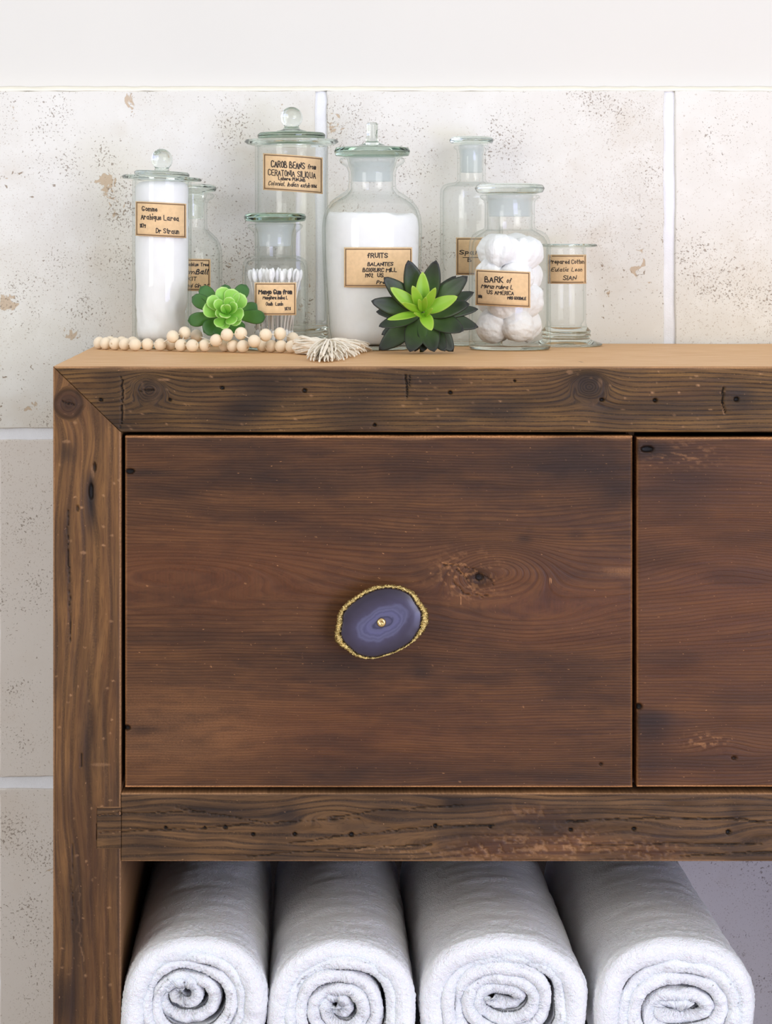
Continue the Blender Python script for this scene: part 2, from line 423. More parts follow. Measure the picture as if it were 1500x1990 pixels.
sec = section(0, 0, 1568, 1649, 2.2, 1.2, 30, top_step=30)
plank('tenon', 'x', [(d/PX-.0007, Z_(v), f) for (v, d, f) in sec], lambda y, z: X_(188.5), lambda y, z: X_(235.2), 24, M['rail'], paint_rail, cabinet)

# --- lower shelf under the towels
def paint_shelf(U, V, W, front, topm):
    return dict(phi=grain(V+W*.7, U, 203, 12), along=U, dark=.2*np.clip(fbm(U/90, V/26, 231, 3)*2, 0, 1), lite=.6*((~front) & (W < 12)), dy=vnoise(U/60, V/16, 283))
sec = section(0, 0, 2431, 2561, 6, 3.0, DEP*PX-6, top_step=60)
plank('lower_shelf', 'x', [(d/PX, Z_(v), f) for (v, d, f) in sec], lambda y, z: X_(235.5), lambda y, z: X_(RX-132), 200, M['rail'], paint_shelf, cabinet)

# --- carcass behind the drawers
def box_part(name, x0, x1, y0, y1, z0, z1, mat, parent):
    v = [(x, y, z) for x in (x0, x1) for y in (y0, y1) for z in (z0, z1)]
    f = [(0, 1, 3, 2), (4, 6, 7, 5), (0, 4, 5, 1), (2, 3, 7, 6), (0, 2, 6, 4), (1, 5, 7, 3)]
    me = pydata(name, v, f, False); fix_normals(me)
    bm = bmesh.new(); bm.from_mesh(me)
    bmesh.ops.bevel(bm, geom=bm.edges[:], offset=.0015, segments=2, affect='EDGES'); bm.to_mesh(me); bm.free()
    n = len(me.vertices); co = np.zeros(n*3); me.vertices.foreach_get('co', co); co = co.reshape(-1, 3)
    attr(me, 'phi', co[:, 2]*PX+co[:, 1]*PX*.5); attr(me, 'along', co[:, 0]*PX)
    for k in ('dark', 'crk', 'lite', 'topn', 'red'): attr(me, k, np.zeros(n))
    return link(name, me, mat, parent)
box_part('back_panel', X_(236), X_(RX-133), DEP-.014, DEP-.004, Z_(1540), Z_(841), M['inner'], cabinet)
box_part('divider', X_(1226), X_(1242), .030, DEP-.016, Z_(1540), Z_(841), M['inner'], cabinet)

# --- drawers
def drawer(u0, u1, v0, v1, paint, ns, step):
    sec = section(0, 0, v0, v1, step, 4.0, 52, top_step=24)
    o = plank('drawer', 'x', [(d/PX+.001, Z_(v), f) for (v, d, f) in sec], lambda y, z: X_(u0), lambda y, z: X_(u1), ns, M['drawer'], paint, cabinet)
    return o
def edge_round(U, V, u0, u1, v0, v1, r=4.0):
    e = np.minimum(np.abs(U-u0), np.abs(U-u1))
    k = np.clip(1-e/r, 0, 1)
    return k*k*r
def paint_dr1(U, V, W, front, topm):
    phi = grain(V, U, 303, 10, 330)
    phi = np.interp(phi, [800, 1000, 1060, 1200, 1260, 1600], [500, 830, 890, 985, 1050, 1620])
    for (u, v, a, b, h) in ((965, 1105, 92, 46, 78), (930, 1128, 26, 18, 26), (330, 1105, 260, 48, 52), (150, 1000, 200, 60, 20), (1020, 1230, 190, 70, -34), (560, 980, 300, 40, -14),
                            (1000, 1020, 230, 30, -18), (640, 1250, 200, 50, 12)):
        phi = phi+h*gauss(U, V, u, v, a, b)
    dark = .6*gauss(U, V, 1120, 900, 130, 45)+.5*gauss(U, V, 1210, 955, 50, 24)+.45*gauss(U, V, 820, 1308, 22, 11)+.35*gauss(U, V, 560, 930, 200, 30)
    dark += .7*gauss(U, V, 930, 1124, 20, 14)+.45*gauss(U, V, 1020, 1047, 16, 8)+.3*gauss(U, V, 1120, 1040, 16, 8)+.3*gauss(U, V, 700, 1500, 200, 26)+.45*gauss(U, V, 290, 918, 46, 8)
    dark += .4*gauss(U, V, 275, 1418, 34, 8)+.25*gauss(U, V, 330, 862, 160, 16)+.3*gauss(U, V, 1120, 1510, 130, 20)+.25*gauss(U, V, 640, 1290, 260, 20)
    dark += .2*np.clip(fbm(U/160, V/40, 331, 3)*2, 0, 1)+.10*np.clip(fbm(U/34, V/12, 335, 3)*2, 0, 1)
    phi = knot(phi, U, V, 931, 1124, 24, 17, 1.3, .5, 3)
    crk = np.maximum(hole(U, V, 252, 916, 9, 5), hole(U, V, 246, 1415, 7, 5))
    crk = np.maximum(crk, .8*hole(U, V, 932, 1122, 8, 7))
    for k, pts in enumerate((((862, 1095), (890, 1105), (905, 1128)), ((900, 1100), (935, 1112), (960, 1135)), ((880, 1130), (900, 1155), (950, 1160)))):
        crk = np.maximum(crk, .6*line_mark(U, V, list(pts), 1.0, 4, 340+k))
    crk = np.maximum(crk, .7*hole(U, V, 1168, 1486, 3, 3))
    lite = .55*np.clip((fbm(U/8, V/6, 350, 3)-.22)*7, 0, 1)*np.clip(gauss(U, V, 905, 1120, 55, 36), 0, 1)
    lite = np.maximum(lite, .5*line_mark(U, V, [(860, 1092), (892, 1102), (905, 1125)], 1.4, 4, 341))
    lite = np.maximum(lite, .7*hole(U, V, 410, 1296, 2, 2))
    lite = np.maximum(lite, np.clip(1-(V-847)/(6+5*vnoise(U/80, U*0, 12)+5*gauss(U, V, 600, 850, 40, 30)), 0, 1)*.75)
    lite = np.maximum(lite, np.clip(1-(U-243)/4, 0, 1)*.7)
    lite = np.maximum(lite, np.clip(1-(1229-U)/3, 0, 1)*.7)
    lite = np.maximum(lite, np.clip(1-(1531-V)/3, 0, 1)*.35)
    lite = np.maximum(lite, .2*gauss(U, V, 330, 1420, 170, 80))
    lite = np.maximum(lite, .3*gauss(U, V, 1210, 1112, 40, 8))
    lite = np.maximum(lite, 1.0*((~front) & (W < 14)))
    lite = np.maximum(lite, .7*flecks(U, V, 22, 245, 1228, 860, 1520, 93, 1.1))
    red = np.clip(.18+.45*gauss(U, V, 420, 1110, 330, 80)+.4*gauss(U, V, 1100, 1180, 260, 100)+.35*gauss(U, V, 700, 1420, 400, 80), 0, .8)
    dy = crk*6+edge_round(U, V, 243, 1229, 0, 0)+.8*vnoise(U/160, V/30, 382)+.6*dark
    return dict(phi=phi, along=U, dark=np.clip(dark, 0, .9), crk=np.clip(crk*front, 0, 1), lite=np.clip(lite, 0, 1), red=red, dy=dy)
def paint_dr2(U, V, W, front, topm):
    phi = grain(V, U, 403, 10, 330)*1.4
    for (u, v, a, b, h) in ((1420, 1090, 200, 60, 50), (1700, 1200, 300, 60, 60), (1400, 1440, 60, 26, 22)):
        phi = phi+h*gauss(U, V, u, v, a, b)
    dark = .6*gauss(U, V, 1262, 872, 42, 16)+.6*gauss(U, V, 1262, 1410, 44, 30)+.4*gauss(U, V, 1330, 930, 90, 40)+.3*gauss(U, V, 1260, 1480, 40, 50)
    dark += .22*np.clip(fbm(U/160, V/40, 431, 3)*2, 0, 1)
    crk = np.maximum(hole(U, V, 1258, 873, 12, 6), hole(U, V, 1240, 1374, 8, 6))
    crk = np.maximum(crk, .7*hole(U, V, 1427, 1474, 5, 3))
    lite = .5*np.clip((fbm(U/14, V/5, 450, 3)-.2)*7, 0, 1)*gauss(U, V, 1320, 885, 60, 22)
    lite = np.maximum(lite, .45*np.clip((fbm(U/8, V/6, 451, 3)-.1)*7, 0, 1)*gauss(U, V, 1370, 1440, 36, 12))
    lite = np.maximum(lite, np.clip(1-(V-850)/(5+4*vnoise(U/60, U*0, 13)), 0, 1)*.6)
    lite = np.maximum(lite, np.clip(1-(U-1238)/3, 0, 1)*.6)
    lite = np.maximum(lite, np.clip(1-(1530-V)/3, 0, 1)*.3)
    lite = np.maximum(lite, 1.0*((~front) & (W < 14)))
    red = np.clip(.35+.3*gauss(U, V, 1450, 1150, 200, 150), 0, .8)
    dy = crk*6+edge_round(U, V, 1238, 2217, 0, 0)+.8*vnoise(U/160, V/30, 482)
    return dict(phi=phi, along=U, dark=np.clip(dark, 0, .9), crk=np.clip(crk*front, 0, 1), lite=np.clip(lite, 0, 1), red=red, dy=dy)
dr1 = drawer(243, 1229, 847, 1531, paint_dr1, 420, 2.4)
dr2 = drawer(1238, 2217, 850, 1530, paint_dr2, 420, 2.4)

# --- agate knob (sub-parts of the drawer)
def mat_agate():
    t = NT('agate'); co = obj_coord(t)
    # coordinates in photo px relative to the band centre
    sep = t.n('ShaderNodeSeparateXYZ', {0: co})
    x = t.math('MULTIPLY', t.math('SUBTRACT', sep.outputs[0], X_(742)), PX)
    z = t.math('MULTIPLY', t.math('SUBTRACT', sep.outputs[2], Z_(1203)), PX)
    c, s_ = math.cos(.42), math.sin(.42)
    u = t.math('ADD', t.math('MULTIPLY', x, c), t.math('MULTIPLY', z, s_))
    v = t.math('SUBTRACT', t.math('MULTIPLY', z, c), t.math('MULTIPLY', x, s_))
    u2 = t.math('POWER', t.math('ABSOLUTE', t.math('DIVIDE', u, 1.75)), 2.2)
    v2 = t.math('POWER', t.math('ABSOLUTE', v), 2.2)
    r = t.math('POWER', t.math('ADD', u2, v2), 1/2.2)
    nz = t.noise(t.xyz(t.math('MULTIPLY', x, .035), t.math('MULTIPLY', z, .035)), 1, 3)
    r = t.math('ADD', r, t.math('MULTIPLY', t.math('SUBTRACT', nz, .5), 16))
    rn = t.math('DIVIDE', r, 60)
    ramp = t.t.nodes.new('ShaderNodeValToRGB'); t.set(ramp.inputs[0], rn)
    e = ramp.color_ramp.elements
    e[0].position = 0; e[0].color = rgb(84, 80, 104); e[1].position = 1; e[1].color = rgb(48, 40, 50)
    for p, cc in ((.12, rgb(74, 70, 94)), (.16, rgb(52, 50, 72)), (.20, rgb(84, 82, 108)), (.28, rgb(86, 84, 114)), (.33, rgb(72, 70, 96)),
                  (.37, rgb(88, 86, 112)), (.42, rgb(76, 74, 98)), (.46, rgb(84, 82, 106)), (.52, rgb(64, 58, 78)), (.68, rgb(56, 49, 64)), (.85, rgb(48, 41, 54))):
        q = e.new(p); q.color = cc
    t.bsdf(Base_Color=ramp.outputs[0], Roughness=.28, Specular_IOR_Level=.35, Coat_Weight=.15, Coat_Roughness=.12)
    return t.m
out_c = [(650, 235), (800, 210), (950, 225), (1080, 290), (1170, 410), (1228, 500), (1215, 640), (1160, 720), (1080, 800), (950, 885), (800, 940),
         (650, 975), (500, 958), (380, 880), (300, 820), (265, 730), (285, 600), (310, 490), (400, 385), (520, 300)]
rimw = [9, 8, 9, 10, 12, 15, 15, 11, 6, 5, 4, 5, 8, 11, 15, 15, 13, 11, 10, 9]
def catmull(pts, n):
    P = np.array(pts, float); N = len(P); o = []
    for i in range(N):
        a, b, c, d = P[(i-1) % N], P[i], P[(i+1) % N], P[(i+2) % N]
        for k in range(n):
            t = k/n; o.append(.5*((2*b)+(-a+c)*t+(2*a-5*b+4*c-d)*t*t+(-a+3*b-3*c+d)*t**3))
    return np.array(o)
oc = catmull([(600+x/5.357, 1090+y/5.357, w_) for (x, y), w_ in zip(out_c, rimw)], 14)
cen = oc[:, :2].mean(0)
dirs = oc[:, :2]-cen; dl = np.linalg.norm(dirs, axis=1)[:, None]; dirs = dirs/dl
inner = cen+dirs*(dl-oc[:, 2:3]*.85)
NK = len(oc)
KY0, KY1 = -.0225, -.0165     # slab front and back (front of the drawer is y=.001)
v = []; f = []
for k, (rr, yy) in enumerate(((.35, KY0), (.7, KY0), (.96, KY0), (1.0, KY0+.0006), (1.02, KY1), (.5, KY1))):
    for i in range(NK):
        p = cen+(inner[i]-cen)*rr
        v.append((X_(p[0]), yy, Z_(p[1])))
for k in range(5):
    for i in range(NK):
        a = k*NK+i; b = k*NK+(i+1) % NK; f.append((a, b, b+NK, a+NK))
f.append(list(range(NK))[::-1]); f.append(list(range(5*NK, 6*NK)))
me = pydata('agate_slab', v, f, True); fix_normals(me)
ag = link('agate_slab', me, mat_agate(), dr1)
ag['label'] = 'purple grey banded agate slice'
M['gold'] = mat_plain('gilding', rgb(205, 180, 118), .25, .5, 1.0, .25, 300, .9, 900, .0012)
v = []; f = []
NR = 520; rn = np.linspace(0, NK, NR, endpoint=False)
ocx = np.array([np.interp(rn, np.arange(NK+1), np.append(oc[:, j], oc[0, j])) for j in range(3)]).T
inx = np.array([np.interp(rn, np.arange(NK+1), np.append(inner[:, j], inner[0, j])) for j in range(2)]).T
nsec = 14
for i in range(NR):
    o_, n_ = ocx[i, :2], inx[i]
    mid = (o_+n_)/2; dd = o_-n_; hw = np.linalg.norm(dd)/2; dd = dd/(2*hw)
    for k in range(nsec):
        q = 2*math.pi*k/nsec
        rad = 1+.28*float(vnoise(i/2.3, k*1.1, 500))+.18*float(vnoise(i/5.0, k*.7, 501))
        dr = math.cos(q)*hw*rad*1.08; dy = math.sin(q)*9.0*rad
        p = mid+dd*dr
        v.append((X_(p[0]), (KY0+KY1)/2-.0008+dy/PX, Z_(p[1])))
for i in range(NR):
    for k in range(nsec):
        a = i*nsec+k; b = i*nsec+(k+1) % nsec; c = ((i+1) % NR)*nsec+(k+1) % nsec; d = ((i+1) % NR)*nsec+k
        f.append((a, b, c, d))
me = pydata('gilt_rim', v, f); fix_normals(me)
link('gilt_rim', me, M['gold'], dr1)['label'] = 'rough gilded rim of the agate slice'

# ---------------------------------------------------------------- lathe
def lathe_mesh(name, prof, seg=72, closed=True, fn=None):
    """prof in metres (r,z); closed=True: section loop closed (solid of revolution)."""
    v = []; f = []; rings = []
    for (r, z) in prof:
        if r < 1e-6: rings.append([len(v)]); v.append((0, 0, z))
        else:
            rings.append(list(range(len(v), len(v)+seg)))
            for i in range(seg):
                a = 2*math.pi*i/seg; v.append((r*math.cos(a), r*math.sin(a), z))
    n = len(rings)
    for k in range(n if closed else n-1):
        A, B = rings[k], rings[(k+1) % n]
        if len(A) == 1 and len(B) == 1: continue
        for i in range(seg):
            j = (i+1) % seg
            if len(A) == 1: f.append((A[0], B[i], B[j]))
            elif len(B) == 1: f.append((A[i], A[j], B[0]))
            else: f.append((A[i], A[j], B[j], B[i]))
    if fn: v = [fn(p) for p in v]
    me = pydata(name, v, f); fix_normals(me)
    return me
def rounded(pts, r=1.2, n=3):
    """round the corners of an open px profile (r,y)"""
    P = [np.array(p, float) for p in pts]; o = [P[0]]
    for i in range(1, len(P)-1):
        a, b, c = P[i-1], P[i], P[i+1]
        la, lc = np.linalg.norm(a-b), np.linalg.norm(c-b)
        ca = np.dot(a-b, c-b)/(la*lc+1e-9)
        if ca < -.97: o.append(b); continue
        k = min(r, la*.45, lc*.45)
        p0 = b+(a-b)/la*k; p1 = b+(c-b)/lc*k
        for t in np.linspace(0, 1, n+1): o.append((1-t)**2*p0+2*t*(1-t)*b+t*t*p1)
    o.append(P[-1])
    return o

def mat_glass(name, col, rough=0.0, ior=1.45):
    t = NT(name)
    g = t.n('ShaderNodeBsdfGlass', {'Color': col, 'Roughness': rough, 'IOR': ior})
    t.t.links.new(g.outputs[0], t.out.inputs[0])
    return t.m
def mat_thin(name, face, edge, ior=1.32):
    t = NT(name)
    lw = t.n('ShaderNodeLayerWeight', {'Blend': .35})
    c = t.mix(t.math('POWER', lw.outputs['Facing'], 3.0), face, edge)
    tr = t.n('ShaderNodeBsdfTransparent', {'Color': c})
    gl = t.n('ShaderNodeBsdfGlossy', {'Color': (1, 1, 1, 1), 'Roughness': .02})
    geo = t.n('ShaderNodeNewGeometry')
    lf = t.n('ShaderNodeLayerWeight', {'Blend': .5}).outputs['Facing']
    fr = t.math('MULTIPLY', t.math('ADD', .018, t.math('MULTIPLY', t.math('POWER', lf, 3.5), .45)), t.math('SUBTRACT', 1.0, t.math('MULTIPLY', geo.outputs['Backfacing'], .5)))
    mx = t.n('ShaderNodeMixShader', {0: fr, 1: tr.outputs[0], 2: gl.outputs[0]})
    t.t.links.new(mx.outputs[0], t.out.inputs[0])
    return t.m
M['glass'] = mat_thin('clear_glass', (.99, .995, .992, 1), (.60, .66, .63, 1))
M['glass_base'] = mat_glass('thick_glass', (.95, .975, .965, 1))
M['glass_lid'] = mat_glass('green_tinted_glass', (.80, .855, .815, 1))
M['glass_pale'] = mat_glass('pale_glass', (.94, .965, .95, 1))
def mat_frost():
    t = NT('ground_glass')
    tr = t.n('ShaderNodeBsdfTransparent', {'Color': (.95, .97, .97, 1)})
    df = t.n('ShaderNodeBsdfDiffuse', {'Color': (.86, .89, .90, 1)})
    tl = t.n('ShaderNodeBsdfTranslucent', {'Color': (.86, .89, .90, 1)})
    a = t.n('ShaderNodeMixShader', {0: .5, 1: df.outputs[0], 2: tl.outputs[0]})
    b = t.n('ShaderNodeMixShader', {0: .38, 1: tr.outputs[0], 2: a.outputs[0]})
    t.t.links.new(b.outputs[0], t.out.inputs[0])
    return t.m
M['frost'] = mat_frost()
M['paper'] = mat_plain('kraft_paper', rgb(223, 191, 147), .75, .3, 0, .07, 260, .25, 900, .0002)
M['ink'] = mat_plain('black_ink', rgb(38, 30, 26), .6)
M['ink2'] = mat_plain('brown_ink', rgb(112, 84, 54), .6)

# ---------------------------------------------------------------- hand lettering (stroke font, digits are x,y on a 0..9 grid; baseline 2, cap top 8, x-height 6)
G = {
'A': '02 28 42/14 34', 'B': '02 08 28 36 25 05/25 44 42 32 02', 'C': '47 38 18 07 03 12 32 43', 'D': '02 08 28 46 44 22 02', 'E': '48 08 02 42/05 35',
'F': '48 08 02/05 35', 'G': '47 28 18 06 04 12 32 44 24', 'H': '02 08/42 48/05 45', 'I': '02 08', 'J': '38 33 22 12 03', 'K': '02 08/48 05 42', 'L': '08 02 42', 'M': '02 08 34 68 62',
'N': '02 08 42 48', 'O': '28 07 03 22 43 47 28', 'P': '02 08 28 47 35 05', 'Q': '28 07 03 22 43 47 28/33 51', 'R': '02 08 28 47 35 05/25 42', 'S': '47 28 07 06 44 43 22 03',
'T': '08 48/28 22', 'U': '08 03 22 43 48', 'V': '08 22 48', 'W': '08 12 36 52 68', 'X': '02 48/08 42', 'Y': '08 25 48/25 22', 'Z': '08 48 02 42',
'a': '35 16 04 12 33/36 32 42', 'b': '08 02 22 34 26 04', 'c': '35 16 04 12 33', 'd': '38 32/34 16 04 12 33', 'e': '04 34 26 16 04 12 33', 'f': '37 28 17 12/05 25', 'g': '35 16 04 13 34/36 30 10',
'h': '08 02/05 26 35 32', 'i': '06 02/08 09', 'j': '16 11 00/18 19', 'k': '08 02/35 04 32', 'l': '08 03 12', 'm': '06 02/05 16 25 22/25 36 45 42', 'n': '06 02/05 16 35 32', 'o': '16 04 12 33 35 16', 'p': '06 00/05 26 34 23 03',
'q': '35 16 04 13 34/36 30', 'r': '06 02/04 26 35', 's': '35 16 05 33 22 02', 't': '18 13 22/06 26', 'u': '06 03 12 33/36 32', 'v': '06 12 36', 'w': '06 12 25 32 46', 'x': '06 32/02 36', 'y': '06 13 34/36 31 10', 'z': '06 36 02 32',
'0': '28 06 04 22 44 46 28', '1': '07 18 12', '2': '07 28 36 02 42', '3': '08 38 15 34 22 02', '4': '38 04 44/38 32', '5': '38 08 05 34 22 02', '6': '38 05 03 22 34 15', '7': '08 38 12', '8': '28 07 34 22 03 37 28', '9': '36 17 05 35 38 22',
'.': '02 12', '-': '05 45', "'": '08 17', '_': '05 95', ' ': ''}
def text_strokes(s, slant=0.0, seed=0):
    """list of polylines and total width, unit = cap height 6"""
    rnd = random.Random(seed); x = 0; out = []
    for ch in s:
        g = G.get(ch, '')
        if ch == ' ': x += 3.2; continue
        mx = 0
        j = (rnd.uniform(-.35, .35), rnd.uniform(-.4, .4))
        sw = rnd.uniform(.85, 1.1)
        for pl in g.split('/'):
            pts = [(int(c[0])*sw, int(c[1])-2) for c in pl.split()]
            mx = max([mx]+[p[0] for p in pts])
            # soften corners
            if len(pts) > 2:
                q = [pts[0]]
                for a, b, c in zip(pts[:-2], pts[1:-1], pts[2:]):
                    for t in (.25, .5, .75):
                        p0 = ((a[0]+b[0])/2 if a is not pts[0] else (a[0]*.35+b[0]*.65), (a[1]+b[1])/2 if a is not pts[0] else a[1]*.35+b[1]*.65)
                        p1 = ((c[0]+b[0])/2 if c is not pts[-1] else (c[0]*.35+b[0]*.65), (c[1]+b[1])/2 if c is not pts[-1] else c[1]*.35+b[1]*.65)
                        q.append(tuple((1-t)**2*p0[i]+2*t*(1-t)*b[i]+t*t*p1[i] for i in (0, 1)))
                q.append(pts[-1]); pts = q
            out.append([(x+p[0]+j[0]*.5+slant*p[1], p[1]+j[1]*.5) for p in pts])
        x += mx+1.6
    return out, x-1.6

def make_label(jar, cx, depth, r_at, bbox, skew, lines, rules=(), bord=3.0):
    """bbox = (x0,y0,x1,y1) photo px of the paper; r_at(y)-> radius px of the glass; everything wrapped round the glass"""
    U = U_(depth); x0, y0, x1, y1 = bbox; xc = (x0+x1)/2
    def wrap(x, y, off):
        y2 = y+skew*(x-xc)
        r = r_at(y2)+off
        sn = max(-.995, min(.995, (x-cx)/r)); th = math.asin(sn)
        return ((cx-HX)*U*0+r*sn*U, -r*math.cos(th)*U, (tab(depth)-y2)*U)
    # paper: thin sheet with thickness
    nx, ny = 28, 8
    th_ = np.linspace(math.asin(max(-.99, (x0-cx)/r_at(y0))), math.asin(min(.99, (x1-cx)/r_at(y0))), nx)
    v = []; f = []
    R0 = r_at((y0+y1)/2)
    for off in (.9, .35):
        for j in range(ny):
            for i in range(nx):
                x = cx+R0*math.sin(th_[i]); v.append(wrap(x, y0+(y1-y0)*j/(ny-1), off))
    n = nx*ny
    for j in range(ny-1):
        for i in range(nx-1):
            a = j*nx+i; f.append((a, a+1, a+nx+1, a+nx)); f.append((n+a, n+a+nx, n+a+nx+1, n+a+1))
    rim = [i for i in range(nx)]+[j*nx+nx-1 for j in range(1, ny)]+[(ny-1)*nx+i for i in range(nx-2, -1, -1)]+[j*nx for j in range(ny-2, 0, -1)]
    for a, b in zip(rim, rim[1:]+rim[:1]): f.append((a, b, b+n, a+n))
    me = pydata('paper_label', v, f); fix_normals(me)
    lab = link('paper_label', me, M['paper'], jar)
    def ribbons(name, polys, mat, off=1.15):
        v = []; f = []
        for pts, wd in polys:
            # resample for wrapping
            q = [pts[0]]
            for a, b in zip(pts[:-1], pts[1:]):
                L = math.hypot(b[0]-a[0], b[1]-a[1]); k = max(1, int(L/5))
                for m in range(1, k+1): q.append((a[0]+(b[0]-a[0])*m/k, a[1]+(b[1]-a[1])*m/k))
            for i, p in enumerate(q):
                a = q[max(0, i-1)]; b = q[min(len(q)-1, i+1)]
                tx, ty = b[0]-a[0], b[1]-a[1]; L = math.hypot(tx, ty) or 1; tx /= L; ty /= L
                ex = wd/2 if i == 0 else (-wd/2 if i == len(q)-1 else 0)
                bx, by = p[0]-tx*ex, p[1]-ty*ex
                for s_ in (-1, 1): v.append(wrap(bx-ty*s_*wd/2, by+tx*s_*wd/2, off))
                if i:
                    k = len(v)-4; f.append((k, k+1, k+3, k+2))
        me = pydata(name, v, f)
        return link(name, me, mat, lab)
    b = bord; w_ = 1.8
    fr = [([(x0+b, y0+b), (x1-b, y0+b)], w_), ([(x0+b, y1-b), (x1-b, y1-b)], w_), ([(x0+b, y0+b), (x0+b, y1-b)], w_), ([(x1-b, y0+b), (x1-b, y1-b)], w_)]
    ribbons('printed_border', fr, M['ink2'])
    polys = []
    for k, (s, lx, rx, by, cap, wd, sl) in enumerate(lines):
        st, W = text_strokes(s, sl, k+len(s)); sc_ = (rx-lx)/W; sy = cap/6
        for pl in st: polys.append(([(lx+p[0]*sc_, by-p[1]*sy-skew*0) for p in pl], wd))
    for (a, b_, wd) in rules: polys.append(([a, b_], wd))
    ribbons('lettering', polys, M['ink'], 1.3)
    return lab

# ---------------------------------------------------------------- jars
def jar(cx, depth, outer, inner, label, glass='glass', lid=None, skewtop=None, seg=80, split=None, name='apothecary_jar'):
    U = U_(depth); T = tab(depth)
    root = empty(name, (X_(cx, depth), depth, TOP))
    tag(root, label, 'jar')
    cv = lambda pts: [(p[0]*U, (T-p[1])*U) for p in pts]
    fn = None
    if skewtop:
        ys, k = skewtop; z0 = (T-ys)*U
        fn = lambda p: (p[0], p[1], p[2]-k*p[0]*min(1, max(0, (p[2]-z0)/(12*U))))
    o = [(0, T)]+[(r, (T if y is None else y)) for r, y in outer]
    i = list(inner)
    sy = split if split else T-9
    low_ = [p for p in o if p[1] > sy+.5]; hi_ = [p for p in o if p[1] <= sy+.5]
    ri = [p for p in i if p[0] > 20 and p[1] < sy-.5]
    rs_ = np.interp(sy, [p[1] for p in o[::-1]], [p[0] for p in o[::-1]]) if False else hi_[0][0]
    base = rounded(low_+[(rs_, sy), (0, sy)], 1.2)
    link('glass_base', lathe_mesh('glass_base', cv(base), seg, False, None), M['glass_base'], root)
    shell = rounded([(ri[-1][0], sy-.4), (rs_, sy-.4)]+hi_[1 if abs(hi_[0][1]-sy) < .6 else 0:]+ri+[(ri[-1][0], sy-.4)], 1.4)[:-1]
    body = lathe_mesh('glass_body', cv(shell), seg, True, fn)
    link('glass_body', body, M[glass], root)
    if lid:
        for (nm, pts, mt) in lid:
            me = lathe_mesh(nm, cv(rounded(pts+[pts[0]], 1.0)[:-1] if nm == 'flange' else rounded(pts, 1.4)), seg, nm == 'flange', fn)
            link(nm, me, M[mt], root)
    return root
def ball(cy, r, a0=90, a1=-50, n=10):
    return [(r*math.cos(math.radians(a)), cy-r*math.sin(math.radians(a))) for a in np.linspace(a0, a1, n)]

def cyl_r(r): return lambda y: r
# 1 Gomme jar
d1 = .345; T1 = tab(d1)
j1 = jar(314.5, d1, [(48, None), (55, T1-2), (57.5, T1-8), (57.5, 355), (57, 351.6)],
         [(53, 351.6), (52.5, 354), (52.5, T1-22), (46, T1-13), (0, T1-11)],
         'tall narrow jar packed with white cotton wool, leftmost, glass ball knob', skewtop=(360, .05),
         lid=[('flange', [(53, 351.2), (59, 350.8), (75, 350), (78, 346.5), (75, 343), (56, 342.4), (53.5, 345)], 'glass_pale'), ('lid', [(0, 331), (6, 331), (50, 333), (54, 336.5), (53, 341.5), (0, 341.8)], 'glass_pale'),
              ('lid_knob', [(0, 289)]+ball(310, 21, 86, -48)+[(13, 329), (15, 330.8), (0, 330.9)], 'glass_pale')])
make_label(j1, 314.5, d1, cyl_r(57.5), (265.5, 394, 363.5, 460.5), .05,
           [('Gomme', 279, 309, 412, 8.5, 1.5, 0), ('Arabique Larea', 277, 350, 428, 9.5, 1.5, 0), ('1879', 275, 286, 444, 7, 1.5, 0), ('Dr Straun', 307, 350, 453, 9, 1.5, 0)], bord=2.6)
# 2 bottle behind it
d2 = .413; T2 = tab(d2)
j2 = jar(371, d2, [(50, None), (58, T2-2), (61, T2-8), (61, 495), (59, 480), (52, 464), (40, 452), (33, 446), (31.5, 438), (31.5, 396), (36, 389), (43, 386), (46, 380), (42, 376)],
         [(32, 377), (27, 392), (27, 444), (34, 452), (50, 468), (56, 490), (56, T2-14), (50, T2-9), (0, T2-8)],
         'narrow-necked glass bottle half hidden behind the leftmost tall jar',
         lid=[('stopper', [(0, 357.5), (38, 358), (48, 361), (50, 366), (48, 372), (34, 374.8), (25, 376), (24, 420), (22, 425), (0, 426)], 'glass_pale')], name='apothecary_bottle')
make_label(j2, 371, d2, cyl_r(61), (318, 502, 411, 564), .02,
           [('Rhus', 325, 345, 516, 7, 1.3, 0), ('ablue Tree', 370, 407, 516, 6, 1.3, .1), ('Gum', 350, 380, 531, 7, 1.5, .2), ('Ball', 383, 405, 531, 9, 2.0, .35), ('KIT', 368, 384, 544, 7, 1.3, .1), ('end Gin 25', 362, 407, 557, 6.5, 1.3, .3)])
# 3 Carob jar
d3 = .388; T3 = tab(d3)
j3 = jar(566.5, d3, [(72, None), (77, T3-2), (77, T3-6), (72, T3-9), (69, T3-13), (73, T3-17), (69, T3-22), (73, T3-27), (69, T3-32), (73, T3-37), (70, T3-43), (71, T3-50), (71, 290), (71, 284.6)],
         [(66.5, 284.6), (66, 290), (66, T3-50), (60, T3-47), (0, T3-44)],
         'tallest jar, empty clear cylinder with ball-knobbed lid, standing at the back', split=T3-43,
         lid=[('flange', [(66.5, 284.2), (72, 283.8), (86, 280.5), (92, 276), (89, 271.5), (70, 270.4), (67, 273)], 'glass_pale'), ('lid', [(0, 256), (18, 256), (62, 258), (66, 262), (65, 269), (0, 270)], 'glass_lid'),
              ('lid_knob', [(0, 208)]+ball(229, 21.5, 86, -50)+[(14, 247), (17, 251), (30, 255), (0, 255.7)], 'glass_pale')])
